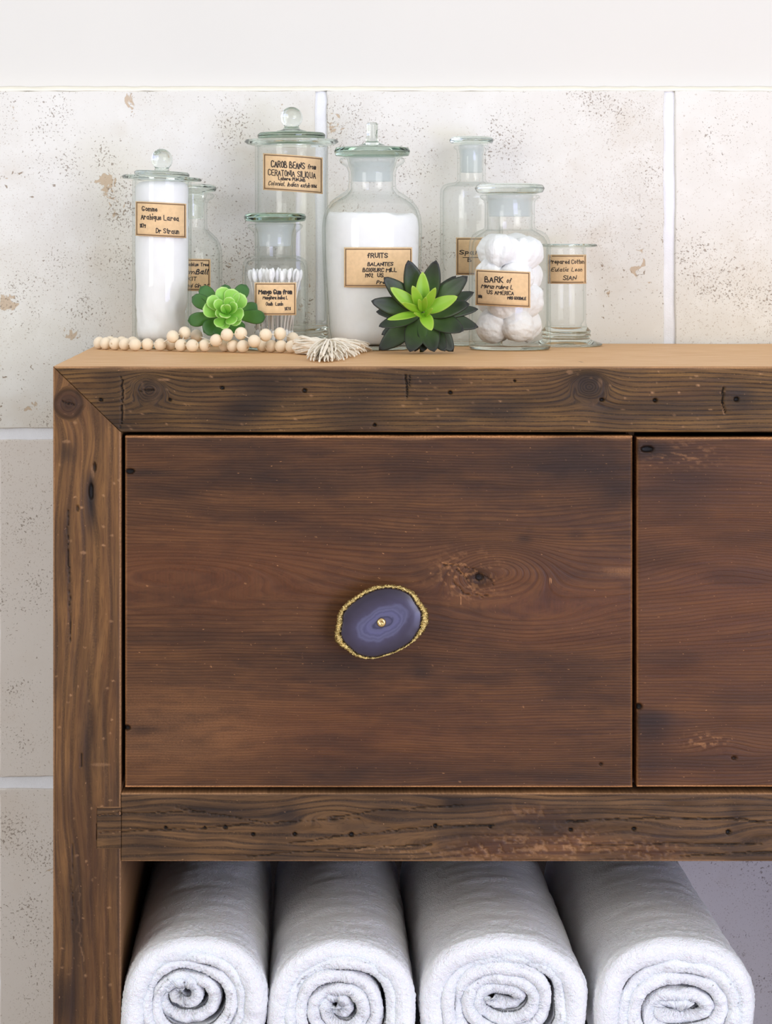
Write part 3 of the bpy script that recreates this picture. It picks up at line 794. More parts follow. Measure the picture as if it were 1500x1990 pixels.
make_label(j3, 566.5, d3, cyl_r(71), (512, 303.5, 627, 374), .07,
           [('CAROB BEANS', 528, 592, 329, 12, 1.8, 0), ('from', 598, 613, 328, 9, 1.3, .25), ('CERATONIA SILIQUA', 522, 613, 345, 11, 1.5, 0),
            ('Lahore PUNJAB', 542, 593, 353, 6, 1.4, 0), ('Colonial. Indian exhib', 522, 602, 364, 7.5, 1.2, .35), ('1886', 605, 615, 363, 5.5, 1.3, 0)])
# 4 Mango jar
d4 = .312; T4 = tab(d4)
j4 = jar(534.5, d4, [(54, None), (61, T4-2), (64, T4-8), (64, 528), (63, 515), (58, 504), (48, 498.5), (41, 497), (39.5, 490), (39.5, 462), (42, 452), (51, 444), (54, 439), (50, 435)],
         [(40, 436), (34.5, 455), (34.5, 500), (44, 504), (54, 508), (58.5, 520), (59, 530), (59, T4-14), (52, T4-9), (0, T4-8)],
         'short squat glass jar of cotton swabs with green glass lid',
         lid=[('stopper', [(0, 413), (50, 414), (58, 416), (60.5, 422), (58, 429.5), (36, 432.5), (0, 433)], 'glass_lid'),
              ('stopper_plug', [(0, 433.4), (37, 433.6), (32, 455), (30, 478), (26, 479), (26, 440), (0, 439)], 'frost')])
make_label(j4, 534.5, d4, cyl_r(64), (495.5, 548, 576, 611), 0,
           [('Mango Gum from', 504, 567, 570, 8.5, 2.0, .05), ('Mangifera indica L', 512, 559, 580, 6, 1.3, .1), ('Oudh  Luxin', 518, 550, 592, 6, 1.3, .1), ('1878', 554, 565, 601, 5.5, 1.4, 0)])
# 5 Fruits jar
d5 = .322; T5 = tab(d5)
def r5(y): return float(np.interp(y, [440, 520, 640, 672], [97, 95.5, 88, 85]))
j5 = jar(723, d5, [(72, None), (82, T5-1.5), (85, T5-7), (88, 640), (92, 580), (95.5, 520), (97, 470), (97, 440), (95, 422), (89, 404), (78, 389), (62, 378), (52, 372), (47, 366), (46, 352), (46, 335), (50, 325), (61, 318), (64, 312), (61, 307)],
         [(50, 307), (41, 335), (41, 368), (48, 378), (62, 386), (76, 395), (86, 408), (91, 424), (92, 442), (91.5, 470), (90, 520), (86.5, 580), (82.5, 640), (78, T5-14), (72, T5-10), (0, T5-9)],
         'large round-shouldered jar filled with white bath salt, green glass lid',
         lid=[('stopper_handle', [(0, 238), (9, 238), (11.5, 242), (10.5, 262), (13, 277), (26, 282.5), (0, 282.8)], 'glass_pale'), ('stopper', [(0, 283.4), (26, 283.6), (60, 285.5), (71, 287.5), (74, 294.5), (71, 303), (54, 305.5), (0, 306)], 'glass_lid'),
              ('stopper_plug', [(0, 306.4), (46, 306.6), (40, 330), (39, 352), (35, 353), (35, 314), (0, 313)], 'frost')])
make_label(j5, 723, d5, r5, (667, 480.5, 799, 557), 0,
           [('fRUITS', 712, 750, 500, 8.5, 1.8, 0), ('BALANITES', 712, 760, 515.5, 6.5, 1.6, .15), ('BOXRURC MILL', 703, 767, 527, 7, 1.6, .1), ('1902', 707, 722, 537, 7, 1.5, .2), ('US', 731, 742, 537, 7, 1.6, 0), ('Prek', 729, 750, 550, 6.5, 1.5, .2)], bord=3.5)
# 6 Spa bottle
d6 = .41; T6 = tab(d6)
j6 = jar(916, d6, [(50, None), (58, T6-2), (61, T6-8), (61, 380), (60, 368), (55, 360), (44, 356), (31, 354), (27.5, 349), (27.5, 300), (29, 292), (34, 288), (35, 285), (32, 282.5)],
         [(26, 283), (23, 300), (23, 352), (32, 359), (48, 362), (55, 370), (56, 384), (56, T6-14), (50, T6-9), (0, T6-8)],
         'tall empty narrow-necked bottle with flat round stopper behind the cotton ball jar',
         lid=[('stopper', [(0, 265), (34, 265.5), (41, 268), (43, 272.5), (41, 277.5), (30, 280.5), (0, 281)], 'glass_pale'),
              ('stopper_plug', [(0, 281.4), (24, 281.6), (21.5, 300), (21, 335), (18, 336), (18, 290), (0, 289)], 'frost')], name='apothecary_bottle')
make_label(j6, 916, d6, cyl_r(61), (883, 461.5, 962, 534), .0,
           [('Spani', 889, 928, 494, 8, 1.6, .1), ('B', 905, 911, 508, 7, 1.6, 0)], rules=[((896, 500), (930, 500), 1.2)])
# 7 Bark jar
d7 = .312; T7 = tab(d7)
def r7(y): return 79.5
j7 = jar(990.5, d7, [(70, None), (77, T7-1.5), (79.5, T7-7), (79.5, 482), (78, 468), (72, 456), (62, 449), (53, 446), (49, 442), (48.5, 432), (48.5, 396), (50, 390), (57, 385), (59, 381.5), (56, 379)],
         [(46, 379), (43.5, 396), (43.5, 446), (54, 452), (66, 460), (72, 470), (74, 484), (74, T7-18), (68, T7-12), (0, T7-11)],
         'wide clear jar stuffed with fluffy cotton balls, behind the dark succulent',
         lid=[('stopper', [(0, 356.5), (54, 357), (64, 359.5), (68, 366), (64, 374), (50, 377.5), (0, 378)], 'glass_pale'),
              ('stopper_plug', [(0, 378.4), (43.5, 378.6), (41.5, 396), (40.5, 420), (37, 421), (37, 386), (0, 385)], 'frost')])
make_label(j7, 990.5, d7, r7, (921, 525, 1024, 594), .045,
           [('BARK', 938, 971, 548, 10.5, 1.9, 0), ('of', 978, 986, 548, 9, 1.4, .3), ('Morus rubra L', 931, 989, 560, 7.5, 1.4, .35), ('US AMERICA', 942, 991, 571, 7, 1.4, 0), ('801', 926, 932, 579.5, 5, 1.7, 0), ('MRS GOODALE', 980, 1015, 579, 5, 1.5, 0)])
# 8 small footed jar
d8 = .395; T8 = tab(d8)
j8 = jar(1100, d8, [(64, None), (70, T8-2), (70, T8-5), (58, T8-9), (48, T8-13), (45, T8-17), (49, T8-21), (46, T8-25), (49, T8-29), (45, T8-33), (41, T8-38), (38.5, T8-44), (38.5, 486), (38.5, 481.6)],
         [(35, 481.6), (35, 485), (35, T8-50), (30, T8-42), (0, T8-40)],
         'small empty glass jar on a ringed foot, rightmost of the row', split=T8-38,
         lid=[('flange', [(35.2, 481.2), (40, 481), (58, 479.5), (61, 477), (58, 474), (40, 473.4), (36, 475)], 'glass_pale')])
make_label(j8, 1100, d8, cyl_r(38.5), (1063, 494.5, 1138, 551), 0,
           [('Prepared Cotton', 1065, 1132, 512, 7.5, 1.3, 0), ('Eulalia Leon', 1068, 1127, 527, 7, 1.1, .35), ('SIAN', 1090, 1115, 543.5, 8.5, 1.5, .15)])

# ---------------------------------------------------------------- fillings
M['cotton'] = mat_plain('cotton', (.88, .88, .88, 1), .95, .1, 0, .02, 90, .6, 220, .0016, Sheen_Weight=.3)
M['wool'] = mat_plain('cotton_wool', (.88, .88, .88, 1), .95, .1, 0, .02, 90, .4, 120, .0012, Sheen_Weight=.3)
M['salt'] = mat_plain('bath_salt', (.86, .86, .85, 1), .8, .3, 0, .02, 200, .3, 2200, .0006)
M['stick'] = mat_plain('paper_stick', (.84, .80, .76, 1), .6)
def fill(name, cx, depth, pts, mat, fnn, label, cat, seg=72):
    U = U_(depth); T = tab(depth)
    me = lathe_mesh(name, [(r*U, (T-y)*U) for r, y in pts], seg, False, fnn)
    o = link(name, me, mat, None, (X_(cx, depth), depth, TOP))
    tag(o, label, cat)
    return o
def fn_salt(p):
    U = U_(d5); top = (T5-414)*U
    k = max(0, min(1, (p[2]-(T5-440)*U)/(20*U)))
    return (p[0], p[1], p[2]+k*U*(3*float(vnoise(p[0]/U/22, p[1]/U/22, 601))-2.5*p[0]/(90*U)-1.0*float(vnoise(p[0]/U/9, p[1]/U/9, 603))))
ring = [(r, 415+.4*0) for r in (0, 12, 24, 36, 48, 58, 68, 76, 82)]
o = fill('bath_salt', 723, d5, ring+[(85, 418), (88, 424), (90, 438), (90.6, 442), (90.4, 470), (89, 520), (85.5, 580), (81.5, 640), (77.5, T5-15), (70, T5-11.5), (0, T5-10.5)], M['salt'], fn_salt,
         'white bath salt filling the large round-shouldered jar to its shoulder', 'bath salt')
o['kind'] = 'stuff'
def fn_cot(p):
    U = U_(d1); r = math.hypot(p[0], p[1])
    if r < 20*U: return p
    a = math.atan2(p[1], p[0]); y = T1-p[2]/U
    amp = .6+3.6*max(0, min(1, (y-520)/100))
    dr = -amp*(1+float(fbm(a*2.2+5, y/34, 611, 3))*1.4)
    return (p[0]*(1+dr*U/r), p[1]*(1+dr*U/r), p[2])
pts = [(0, 352), (30, 352), (44, 354), (50, 360)]+[(52, y) for y in np.linspace(366, T1-34, 40)]+[(50, T1-24), (44, T1-15), (0, T1-12.5)]
fill('cotton_wool_roll', 314.5, d1, pts, M['wool'], fn_cot, 'roll of white cotton wool packed inside the leftmost tall jar', 'cotton wool')

# cotton balls: one mesh per few kinds, copied
def blob(name, r, seed):
    bm = bmesh.new(); bmesh.ops.create_icosphere(bm, subdivisions=5, radius=1)
    for v in bm.verts:
        p = v.co
        k = 1+.15*float(fbm(p.x*1.3+seed, p.y*1.3+p.z*1.9, 620+seed, 3))+.06*float(fbm(p.z*2.6+seed, p.x*2.3-p.y*2, 640+seed, 4))
        v.co = p*k*r
    me = bpy.data.meshes.new(name); bm.to_mesh(me); bm.free()
    me.polygons.foreach_set('use_smooth', [True]*len(me.polygons))
    return me
UB = U_(d7)
bl = [blob('cotton_ball', 32.5*UB, s_) for s_ in range(4)]
rngb = random.Random(4)
cb = []
# seeds of positions (dx, dy(depth), y) in px, then relaxed
seedp = [(dx, dy, y) for y in (634, 582, 530, 484) for dx, dy in ((-34, -26+(y % 7)), (34, -22-(y % 5)), (-30, 30), (34, 30))]
P = np.array([(x, y, T7-z) for x, y, z in seedp], float)
R = 34.0
for it in range(300):
    for i in range(len(P)):
        for j in range(i):
            dv = P[i]-P[j]; L = np.linalg.norm(dv)+1e-6
            if L < 2*R*.80: q = dv/L*(2*R*.80-L)*.3; P[i] += q; P[j] -= q
        rr = math.hypot(P[i][0], P[i][1]); lim = 70.5-R*1.09
        if rr > lim: P[i][:2] *= lim/rr
        P[i][2] = min(max(P[i][2], 12+R*1.05), T7-462-R*.75)
for i, p in enumerate(P):
    o = link('cotton_ball', bl[i % 4], M['cotton'], None, (X_(990.5, d7)+p[0]*UB, d7+p[1]*UB, TOP+p[2]*UB))
    o.rotation_euler = (rngb.random()*6, rngb.random()*6, rngb.random()*6)
    lay = ('bottom', 'second', 'third', 'topmost')[i//4]
    pos = ('front left', 'front right', 'back left', 'back right')[i % 4]
    tag(o, 'white cotton ball at the %s of the %s layer in the wide clear jar' % (pos, lay), 'cotton ball', 'cotton balls in the wide jar')

# cotton swabs
US = U_(d4)
swab_stick = lathe_mesh('stick', [(0, 0), (1.5*US, 0), (1.5*US, 122*US), (0, 122*US)], 8, False)
def tipmesh():
    pr = [(0, 0)]+[(4.6*US*math.sin(math.pi*t)**.6*(.85+.15*t), 26*US*t) for t in np.linspace(.06, .94, 9)]+[(0, 26*US)]
    return lathe_mesh('cotton_tip', pr, 12, False)
swab_tip = tipmesh()
rs = random.Random(12); spots = []
tries = 0
while len(spots) < 44 and tries < 9000:
    tries += 1
    a = rs.uniform(0, 6.283); r = 51*math.sqrt(rs.random()); x, y = r*math.cos(a), r*math.sin(a)
    md = 9.6
    if all(math.hypot(x-q[0], y-q[1]) > md*.9 for q in spots): spots.append((x, y))
for (x, y) in spots:
    root = empty('cotton_swab', (0, 0, 0))
    # bottoms are drawn together a little, tops fan out
    bx, by = x*.62+rs.uniform(-7, 7), y*.62+rs.uniform(-7, 7)
    L = rs.uniform(128, 152)
    dv = Vector((x-bx, y-by, L)).normalized()
    base = Vector((bx, by, 11+rs.uniform(0, 5)))
    q = Vector((0, 0, 1)).rotation_difference(dv)
    root.location = Vector((X_(534.5, d4), d4, TOP))+base*US
    root.rotation_mode = 'QUATERNION'; root.rotation_quaternion = q
    link('stick', swab_stick, M['stick'], root, (0, 0, 12*US))
    t1 = link('cotton_tip', swab_tip, M['cotton'], root, (0, 0, 0))
    t2 = link('cotton_tip', swab_tip, M['cotton'], root, (0, 0, 118*US+rs.uniform(0, 1)*US))
    tag(root, 'thin white cotton swab standing in the short squat jar', 'cotton swab', 'cotton swabs in the short squat jar')

# ---------------------------------------------------------------- bead garland
M['bead'] = mat_plain('bead_wood', rgb(240, 224, 198), .45, .4, 0, .05, 60, .08, 300, .0002)
M['cord'] = mat_plain('cotton_cord', rgb(244, 236, 220), .9, .2, 0, .10, 220, .5, 1500, .0006)
gar = empty('bead_garland', (X_(380, .26), .26, TOP))
tag(gar, 'pale wooden bead garland with cream cotton tassel lying before the jars', 'garland')
RB = .0059
low = [(193, .322), (206, .312), (224, .303), (243, .294), (262.5, .285), (286.5, .285), (311.5, .284), (331, .290), (352, .268), (374, .262), (398, .262), (437, .266), (453, .255), (472, .246),
       (510, .262), (527, .252), (546, .244), (566.5, .238), (214, .338), (236, .332), (258, .328)]
up = [(335.5, 654, .272), (359, 646.7, .28), (382, 652.5, .292), (420, 661, .254), (441, 651, .252), (468, 648, .25), (494, 663, .236), (516, 651, .240), (544, 648.8, .246), (569, 658, .262)]
B = [[X_(x, y), y, TOP+RB] for x, y in low]+[[X_(x, y), y, Z_(py, y)] for x, py, y in up]
B = np.array(B); pxs = [a[0] for a in low]+[a[0] for a in up]
NL = len(low)
for it in range(500):
    for i in range(len(B)):
        for j in range(i):
            dv = B[i]-B[j]; L = np.linalg.norm(dv)
            if L < 2*RB*.985:
                q = (2*RB-L)*.25*np.array([dv[0]*.35, (abs(dv[1])+.0015)*(1 if dv[1] >= 0 else -1)*1.6, dv[2]*.5])/L
                B[i] += q; B[j] -= q
    for i in range(len(B)):
        B[i][0] += (X_(pxs[i], B[i][1])-B[i][0])*.3
        B[i][2] = max(B[i][2], TOP+RB)
        if i < NL: B[i][2] = TOP+RB
        B[i][1] = min(B[i][1], .345)
bead_prof = [(0.0009, RB*.93)]+[(RB*math.cos(math.radians(a)), RB*.96*math.sin(math.radians(a))) for a in np.linspace(74, -74, 13)]+[(0.0009, -RB*.93)]
bead_me = lathe_mesh('bead', bead_prof, 24, True)
rb = random.Random(5)
for i, p in enumerate(B):
    o = link('bead', bead_me, M['bead'], gar, Vector(p)-gar.location)
    o.rotation_euler = (rb.uniform(-.4, .4), math.pi/2+rb.uniform(-.4, .4), rb.uniform(-.6, .6))

def tube_mesh(name, paths, r0, sides=6, jit=0):
    v = []; f = []
    for pts in paths:
        pts = [Vector(p) for p in pts]; n = len(pts)
        base = len(v); up_ = Vector((0.1, .2, 1))
        for i, p in enumerate(pts):
            t = (pts[min(n-1, i+1)]-pts[max(0, i-1)]).normalized()
            a = t.cross(up_).normalized(); b = a.cross(t)
            rr = r0*(1+jit*math.sin(i*2.1+base)) if i not in (0, n-1) else r0*.7
            for k in range(sides):
                q = 2*math.pi*k/sides; v.append(p+a*rr*math.cos(q)+b*rr*math.sin(q))
        for i in range(n-1):
            for k in range(sides):
                A = base+i*sides+k; Bq = base+i*sides+(k+1) % sides
                f.append((A, Bq, Bq+sides, A+sides))
        f.append([base+k for k in range(sides)][::-1]); f.append([base+(n-1)*sides+k for k in range(sides)])
    me = pydata(name, v, f); fix_normals(me)
    return me
def strand_through(idx):
    pts = [Vector(B[i])-gar.location for i in idx]
    return pts
o1 = strand_through([0, 1, 2, 3, 4, 5, 6, NL, NL+1, 8, 9, 10, NL+3, NL+4, NL+5, NL+6, NL+7, NL+8, NL+9])
o2 = strand_through([0, 18, 19, 20, 7, NL+2, 11, 12, 13, 14, 15, 16, 17])
link('string', tube_mesh('string', [o1, o2], .0006, 6), M['cord'], gar)

# tassel: head, wrapped neck and skirt of cords
UT = U_(.20)
tas = empty('tassel', Vector((X_(600, .2), .2, TOP))-gar.location); tas.parent = gar
T0 = Vector((X_(600, .2), .2, TOP))
rt = random.Random(21)
def tp(px, py, y): return Vector((X_(px, y), y, Z_(py, y)))
paths = []
hc = tp(578, 673, .225)
nk = tp(634, 671, .180)
def bez(p, n):
    o = []
    for i in range(n):
        t = i/(n-1); q = [Vector(a) for a in p]
        while len(q) > 1: q = [q[k]*(1-t)+q[k+1]*t for k in range(len(q)-1)]
        o.append(q[0])
    return o
ax = (nk-hc).normalized(); sd = ax.cross(Vector((0, 0, 1))).normalized(); upv = sd.cross(ax)
for k in range(90):      # head loops
    a = rt.uniform(0, 6.283); r = rt.uniform(9.5, 17)*UT
    c = hc+ax*8*UT
    rad = sd*math.cos(a)+upv*math.sin(a)
    p = [hc-ax*4*UT+rad*3*UT, hc+ax*2*UT+rad*r*1.5, c+ax*rt.uniform(10, 24)*UT+(rad*r*rt.uniform(1.0, 1.5))+sd*rt.uniform(-7, 7)*UT, nk-ax*6*UT+rad*8.5*UT, nk+rad*7.5*UT]
    q = bez(p, 12)
    for i_, z in enumerate(q):
        z += (sd*math.sin(i_*1.1+a*7)+upv*math.cos(i_*1.3+a*5))*1.6*UT*math.sin(math.pi*i_/11)
        z.z = max(z.z, TOP+.0012)
    paths.append([x-T0 for x in q])
link('tassel_head', tube_mesh('tassel_head', paths, 1.9*UT, 6, .12), M['cord'], tas)
coil = []
for i in range(150):
    a = i*.42; c = nk-ax*5*UT+ax*(i/150)*11*UT
    q = c+(sd*math.cos(a)+upv*math.sin(a))*10.4*UT
    q.z = max(q.z, TOP+.0008); coil.append(q-T0)
link('tassel_wrap', tube_mesh('tassel_wrap', [coil], 1.1*UT, 6), M['cord'], tas)
paths = []
for k in range(270):
    t = rt.random()
    # tip positions on the table along an arc, and layered upward
    ang = t
    P0 = [(604, 702), (630, 706), (658, 704), (688, 697), (708, 689), (720, 681)]
    i = min(4, int(ang*5)); fr = ang*5-i
    tx = P0[i][0]*(1-fr)+P0[i+1][0]*fr+rt.uniform(-9, 5); ty = P0[i][1]*(1-fr)+P0[i+1][1]*fr-abs(rt.gauss(0, 1))*7
    lift = 0 if rt.random() < .45 else rt.uniform(0, 16)
    ty = min(ty, 707)
    s_ = (ty+lift*.0-HY)/242.0; y = DC*(1/s_-1); y = min(max(y, .045), .27)
    tip = Vector((X_(tx, y), y, TOP+.0010+lift*U_(y)))
    a = rt.uniform(0, 6.283)
    rad = sd*math.cos(a)+upv*math.sin(a)
    st = nk+rad*rt.uniform(2, 8)*UT
    m1 = nk+ax*rt.uniform(14, 22)*UT+rad*rt.uniform(8, 15)*UT+Vector((0, 0, rt.uniform(0, 5)*UT))
    m2 = st.lerp(tip, .62)+Vector((rt.uniform(-9, 9)*UT, rt.uniform(-8, 8)*UT, rt.uniform(4, 24)*UT))
    m3 = tip+Vector((rt.uniform(-5, 5)*UT, rt.uniform(3, 12)*UT, rt.uniform(2, 6)*UT))
    q = bez([st, m1, m2, m3, tip], 14)
    for z in q: z.z = max(z.z, TOP+.0010)
    paths.append([x-T0 for x in q])
sk = link('tassel_cords', tube_mesh('tassel_cords', paths, 1.7*UT, 6, .22), M['cord'], tas)
sk['kind'] = 'stuff'

# ---------------------------------------------------------------- succulents
def mat_leaf(name, base, tip, edge, rough=.42, spec=.4):
    t = NT(name); co = obj_coord(t)
    nz = t.noise(co, 160, 3)
    tf = t.math('ADD', t.at('tip'), t.math('MULTIPLY', t.math('SUBTRACT', nz, .5), .25))
    c = t.mix(t.mr(tf, .25, .95), base, tip)
    c = t.mix(t.mr(t.at('edge'), .80, 1.0, 0, .85), c, edge)
    t.bsdf(Base_Color=c, Roughness=rough, Specular_IOR_Level=spec, Subsurface_Weight=.08, Subsurface_Scale=.004, Normal=t.bump(t.noise(co, 700, 2), .08, .0004))
    return t.m
M['leaf_dark'] = mat_leaf('leaf_dark', rgb(70, 98, 48), rgb(42, 50, 40), rgb(30, 32, 30))
M['leaf_bright'] = mat_leaf('leaf_bright', rgb(132, 182, 44), rgb(146, 186, 60), rgb(160, 190, 80))
M['leaf_green'] = mat_leaf('leaf_green', rgb(96, 150, 62), rgb(62, 108, 52), rgb(52, 92, 48))
M['leaf_lime'] = mat_leaf('leaf_lime', rgb(120, 186, 60), rgb(150, 206, 92), rgb(184, 222, 140))
M['stem'] = mat_plain('plant_stem', rgb(70, 84, 44), .6)

def leaf_mesh(name, L, Wd, Th, pointy, cup, curl, nu=16, nv=14):
    """length along +X, width Y, normal Z. unit metres"""
    v = []; f = []; tipa = []; edg = []
    for i in range(nu+1):
        t = i/nu
        if pointy: w_ = (math.sin(math.pi*min(1, t**.85*.98+.0))**.62)*(1-.25*t**6); w_ = max(w_, .30*(1-t)**.5) if t < .35 else w_
        else: w_ = max(.34, math.sin(math.pi*(t*.60+.0))**1.05) if t < .72 else math.sqrt(max(0, 1-((t-.72)/.28)**2))*math.sin(math.pi*.432)**1.05
        if i == nu: w_ = .02
        w_ *= Wd/2; th = Th*(.35+.65*math.sin(math.pi*min(1, .15+.8*t)))*(1 if i < nu else .1)
        for k in range(nv):
            a = 2*math.pi*k/nv
            y = w_*math.cos(a); z = th/2*math.sin(a)*abs(math.sin(a))**.3
            z += cup*(y/(Wd/2))**2*Wd*.5
            z += curl*L*(t**2)
            if pointy: z += -.10*Wd*math.exp(-(y/(Wd*.12))**2)*math.sin(math.pi*t)*(1 if math.sin(a) > 0 else .3)
            v.append((L*t, y, z)); tipa.append(t); edg.append(abs(math.cos(a)) if i < nu-1 else 1.0)
    for i in range(nu):
        for k in range(nv):
            a = i*nv+k; b = i*nv+(k+1) % nv; f.append((a, b, b+nv, a+nv))
    f.append(list(range(nv))[::-1]); f.append([nu*nv+k for k in range(nv)])
    me = pydata(name, v, f); fix_normals(me)
    attr(me, 'tip', tipa); attr(me, 'edge', edg)
    return me

def succulent(cx, cy, depth, leaves, label, name='succulent'):
    c = Vector((X_(cx, depth), depth, Z_(cy, depth)))
    root = empty(name, (c.x, c.y+.012, TOP)); tag(root, label, 'succulent')
    for (tx, ty, yo, wd, th, mt, pt, cup, curl, roll, bx, by, byo) in leaves:
        base = Vector((X_(bx, depth+byo), depth+byo, Z_(by, depth+byo)))
        tip = Vector((X_(tx, depth+yo), depth+yo, Z_(ty, depth+yo)))
        if tip.z < TOP+.0012: tip.z = TOP+.0012
        d = tip-base; L = d.length
        xax = d.normalized()
        # the upper face looks towards the rosette axis (towards the camera and up)
        nrm = Vector((0, -1, .35)).normalized()
        zax = (nrm-xax*nrm.dot(xax)).normalized()
        zax = Matrix.Rotation(roll, 3, xax) @ zax
        yax = zax.cross(xax)
        U = U_(depth)
        me = leaf_mesh('leaf', L, wd*U, th*U, pt, cup, curl)
        o = link('leaf', me, M[mt], root)
        m = Matrix((xax, yax, zax)).transposed()
        o.rotation_mode = 'QUATERNION'; o.rotation_quaternion = m.to_quaternion()
        o.location = base-root.location
    st = tube_mesh('stem', [[c+Vector((0, .004, 0))-root.location, Vector((c.x, c.y+.016, c.z-.006))-root.location, Vector((0, .014, 0.0))]], .0022, 10)
    link('stem', st, M['stem'], root)
    return root
cxd, cyd = 821, 609
dl_ = []
def dk(tx, ty, yo, wd, cup=.10, curl=.04, roll=0, byo=.006): dl_.append((tx, ty, yo, wd*1.22, 6.5, 'leaf_dark', True, cup, curl, roll, cxd+(tx-cxd)*.06, cyd+(ty-cyd)*.06, byo))
def br(tx, ty, yo, wd, cup=.2, curl=.05, roll=0, bx=None, by=None, byo=-.010): dl_.append((tx, ty, yo, wd*1.1, 4.5, 'leaf_bright', True, cup, curl, roll, bx or cxd+(tx-cxd)*.05, by or cyd+(ty-cyd)*.05-2, byo))
# outer ring behind
dk(886, 537, .012, 24); dk(921, 569, .012, 27); dk(929, 602, .010, 24); dk(929, 637, .006, 30); dk(737, 681, .008, 36); dk(880, 687, .006, 36); dk(742, 651, .012, 26); dk(731, 607, .012, 26); dk(806, 683, .008, 30)
# main ring
dk(720, 585, -.004, 31, roll=-.25); dk(744, 539, -.004, 33); dk(792, 505, -.004, 36); dk(848, 505, -.004, 34); dk(910, 537, -.004, 34); dk(914, 592, -.012, 32); dk(902, 645, -.016, 36)
dk(844, 687, -.014, 36); dk(796, 688, -.014, 38); dk(822, 689, -.006, 32); dk(735, 637, -.014, 27, roll=.25); dk(865, 684, -.008, 32)
# bright heart
br(821, 528, -.012, 25); br(757, 559, -.018, 24); br(890, 577, -.018, 26); br(752, 624, -.022, 19, roll=.5); br(838, 639, -.026, 23, curl=-.1)
br(800, 554, -.022, 19); br(846, 557, -.024, 18, roll=.5); br(779, 587, -.030, 13, roll=-.6); br(802, 609, -.030, 9, bx=822, by=616); br(843, 599, -.030, 10, bx=824, by=615); br(828, 575, -.030, 12); br(812, 580, -.028, 12)
succulent(cxd, cyd, .235, dl_, 'dark green pointed-leaf succulent with bright lime heart, on the wooden top', 'succulent')

cxl, cyl = 441, 612
dl_ = []
def gl(tx, ty, yo, wd, mt='leaf_green', cup=.16, curl=.05, roll=0, byo=.004, th=5, bx=None, by=None): dl_.append((tx, ty, yo, wd*1.1, th, mt, False, cup, curl, roll, bx or cxl+(tx-cxl)*.05, by or cyl+(ty-cyl)*.05, byo))
gl(373, 577, .006, 27, roll=-.3); gl(389, 558, .008, 27); gl(479, 554, .008, 28); gl(437, 553, .010, 24); gl(504, 598, .004, 28, roll=.3); gl(517, 616, -.002, 27, roll=.5)
gl(364, 623, -.002, 27, roll=-.5); gl(394, 646, -.008, 30, roll=-.4); gl(421, 654, -.006, 27); gl(470, 648, -.004, 28); gl(448, 655, -.004, 26)
g2 = dict(mt='leaf_lime')
gl(430, 557, -.004, 28, byo=-.004, cup=.3, **g2); gl(455, 561, -.006, 30, byo=-.004, cup=.3, **g2); gl(477, 574, -.008, 31, byo=-.004, cup=.3, **g2); gl(393, 600, -.010, 30, byo=-.004, cup=.3, **g2); gl(403, 578, -.010, 26, byo=-.006, cup=.3, **g2)
gl(475, 613, -.014, 26, byo=-.006, cup=.3, **g2); gl(417, 612, -.020, 18, byo=-.008, cup=.4, **g2); gl(420, 636, -.018, 22, byo=-.006, cup=.3, **g2); gl(433, 641, -.018, 22, byo=-.006, cup=.3, **g2)
gl(455, 631, -.022, 23, byo=-.008, cup=.35, **g2); gl(467, 631, -.016, 22, byo=-.006, cup=.3, **g2)
gl(416, 583, -.018, 20, byo=-.010, cup=.45, **g2); gl(449, 576, -.018, 22, byo=-.010, cup=.45, **g2); gl(462, 590, -.022, 20, byo=-.010, cup=.45, **g2); gl(430, 592, -.024, 15, byo=-.012, cup=.5, **g2); gl(445, 590, -.026, 14, byo=-.012, cup=.5, **g2)
gl(440, 620, -.030, 16, byo=-.012, cup=.4, **g2); gl(428, 617, -.030, 15, byo=-.012, cup=.4, **g2)
succulent(cxl, cyl, .283, dl_, 'small bright green rounded-leaf succulent behind the wooden beads', 'succulent')

# ---------------------------------------------------------------- towels
def mat_towel():
    t = NT('terry_cloth'); co = obj_coord(t)
    n1 = t.noise(co, 900, 3, .65); n2 = t.noise(co, 260, 3, .6); n3 = t.noise(co, 60, 3)
    f = t.mr(n1, .3, .7, .90, .97, False)
    c = t.n('ShaderNodeCombineColor', {0: f, 1: f, 2: t.math('MULTIPLY', f, 1.015)}).outputs[0]
    h = t.math('ADD', t.math('ADD', t.math('MULTIPLY', n1, .6), t.math('MULTIPLY', n2, .9)), t.math('MULTIPLY', n3, .8))
    t.bsdf(Base_Color=c, Roughness=1.0, Specular_IOR_Level=.05, Sheen_Weight=.35, Sheen_Roughness=.6, Subsurface_Weight=.12, Subsurface_Scale=.006, Normal=t.bump(h, .9, .003))
    return t.m
M['towel'] = mat_towel()
SHELF_Z = Z_(2431)
ROW2 = 305/PX
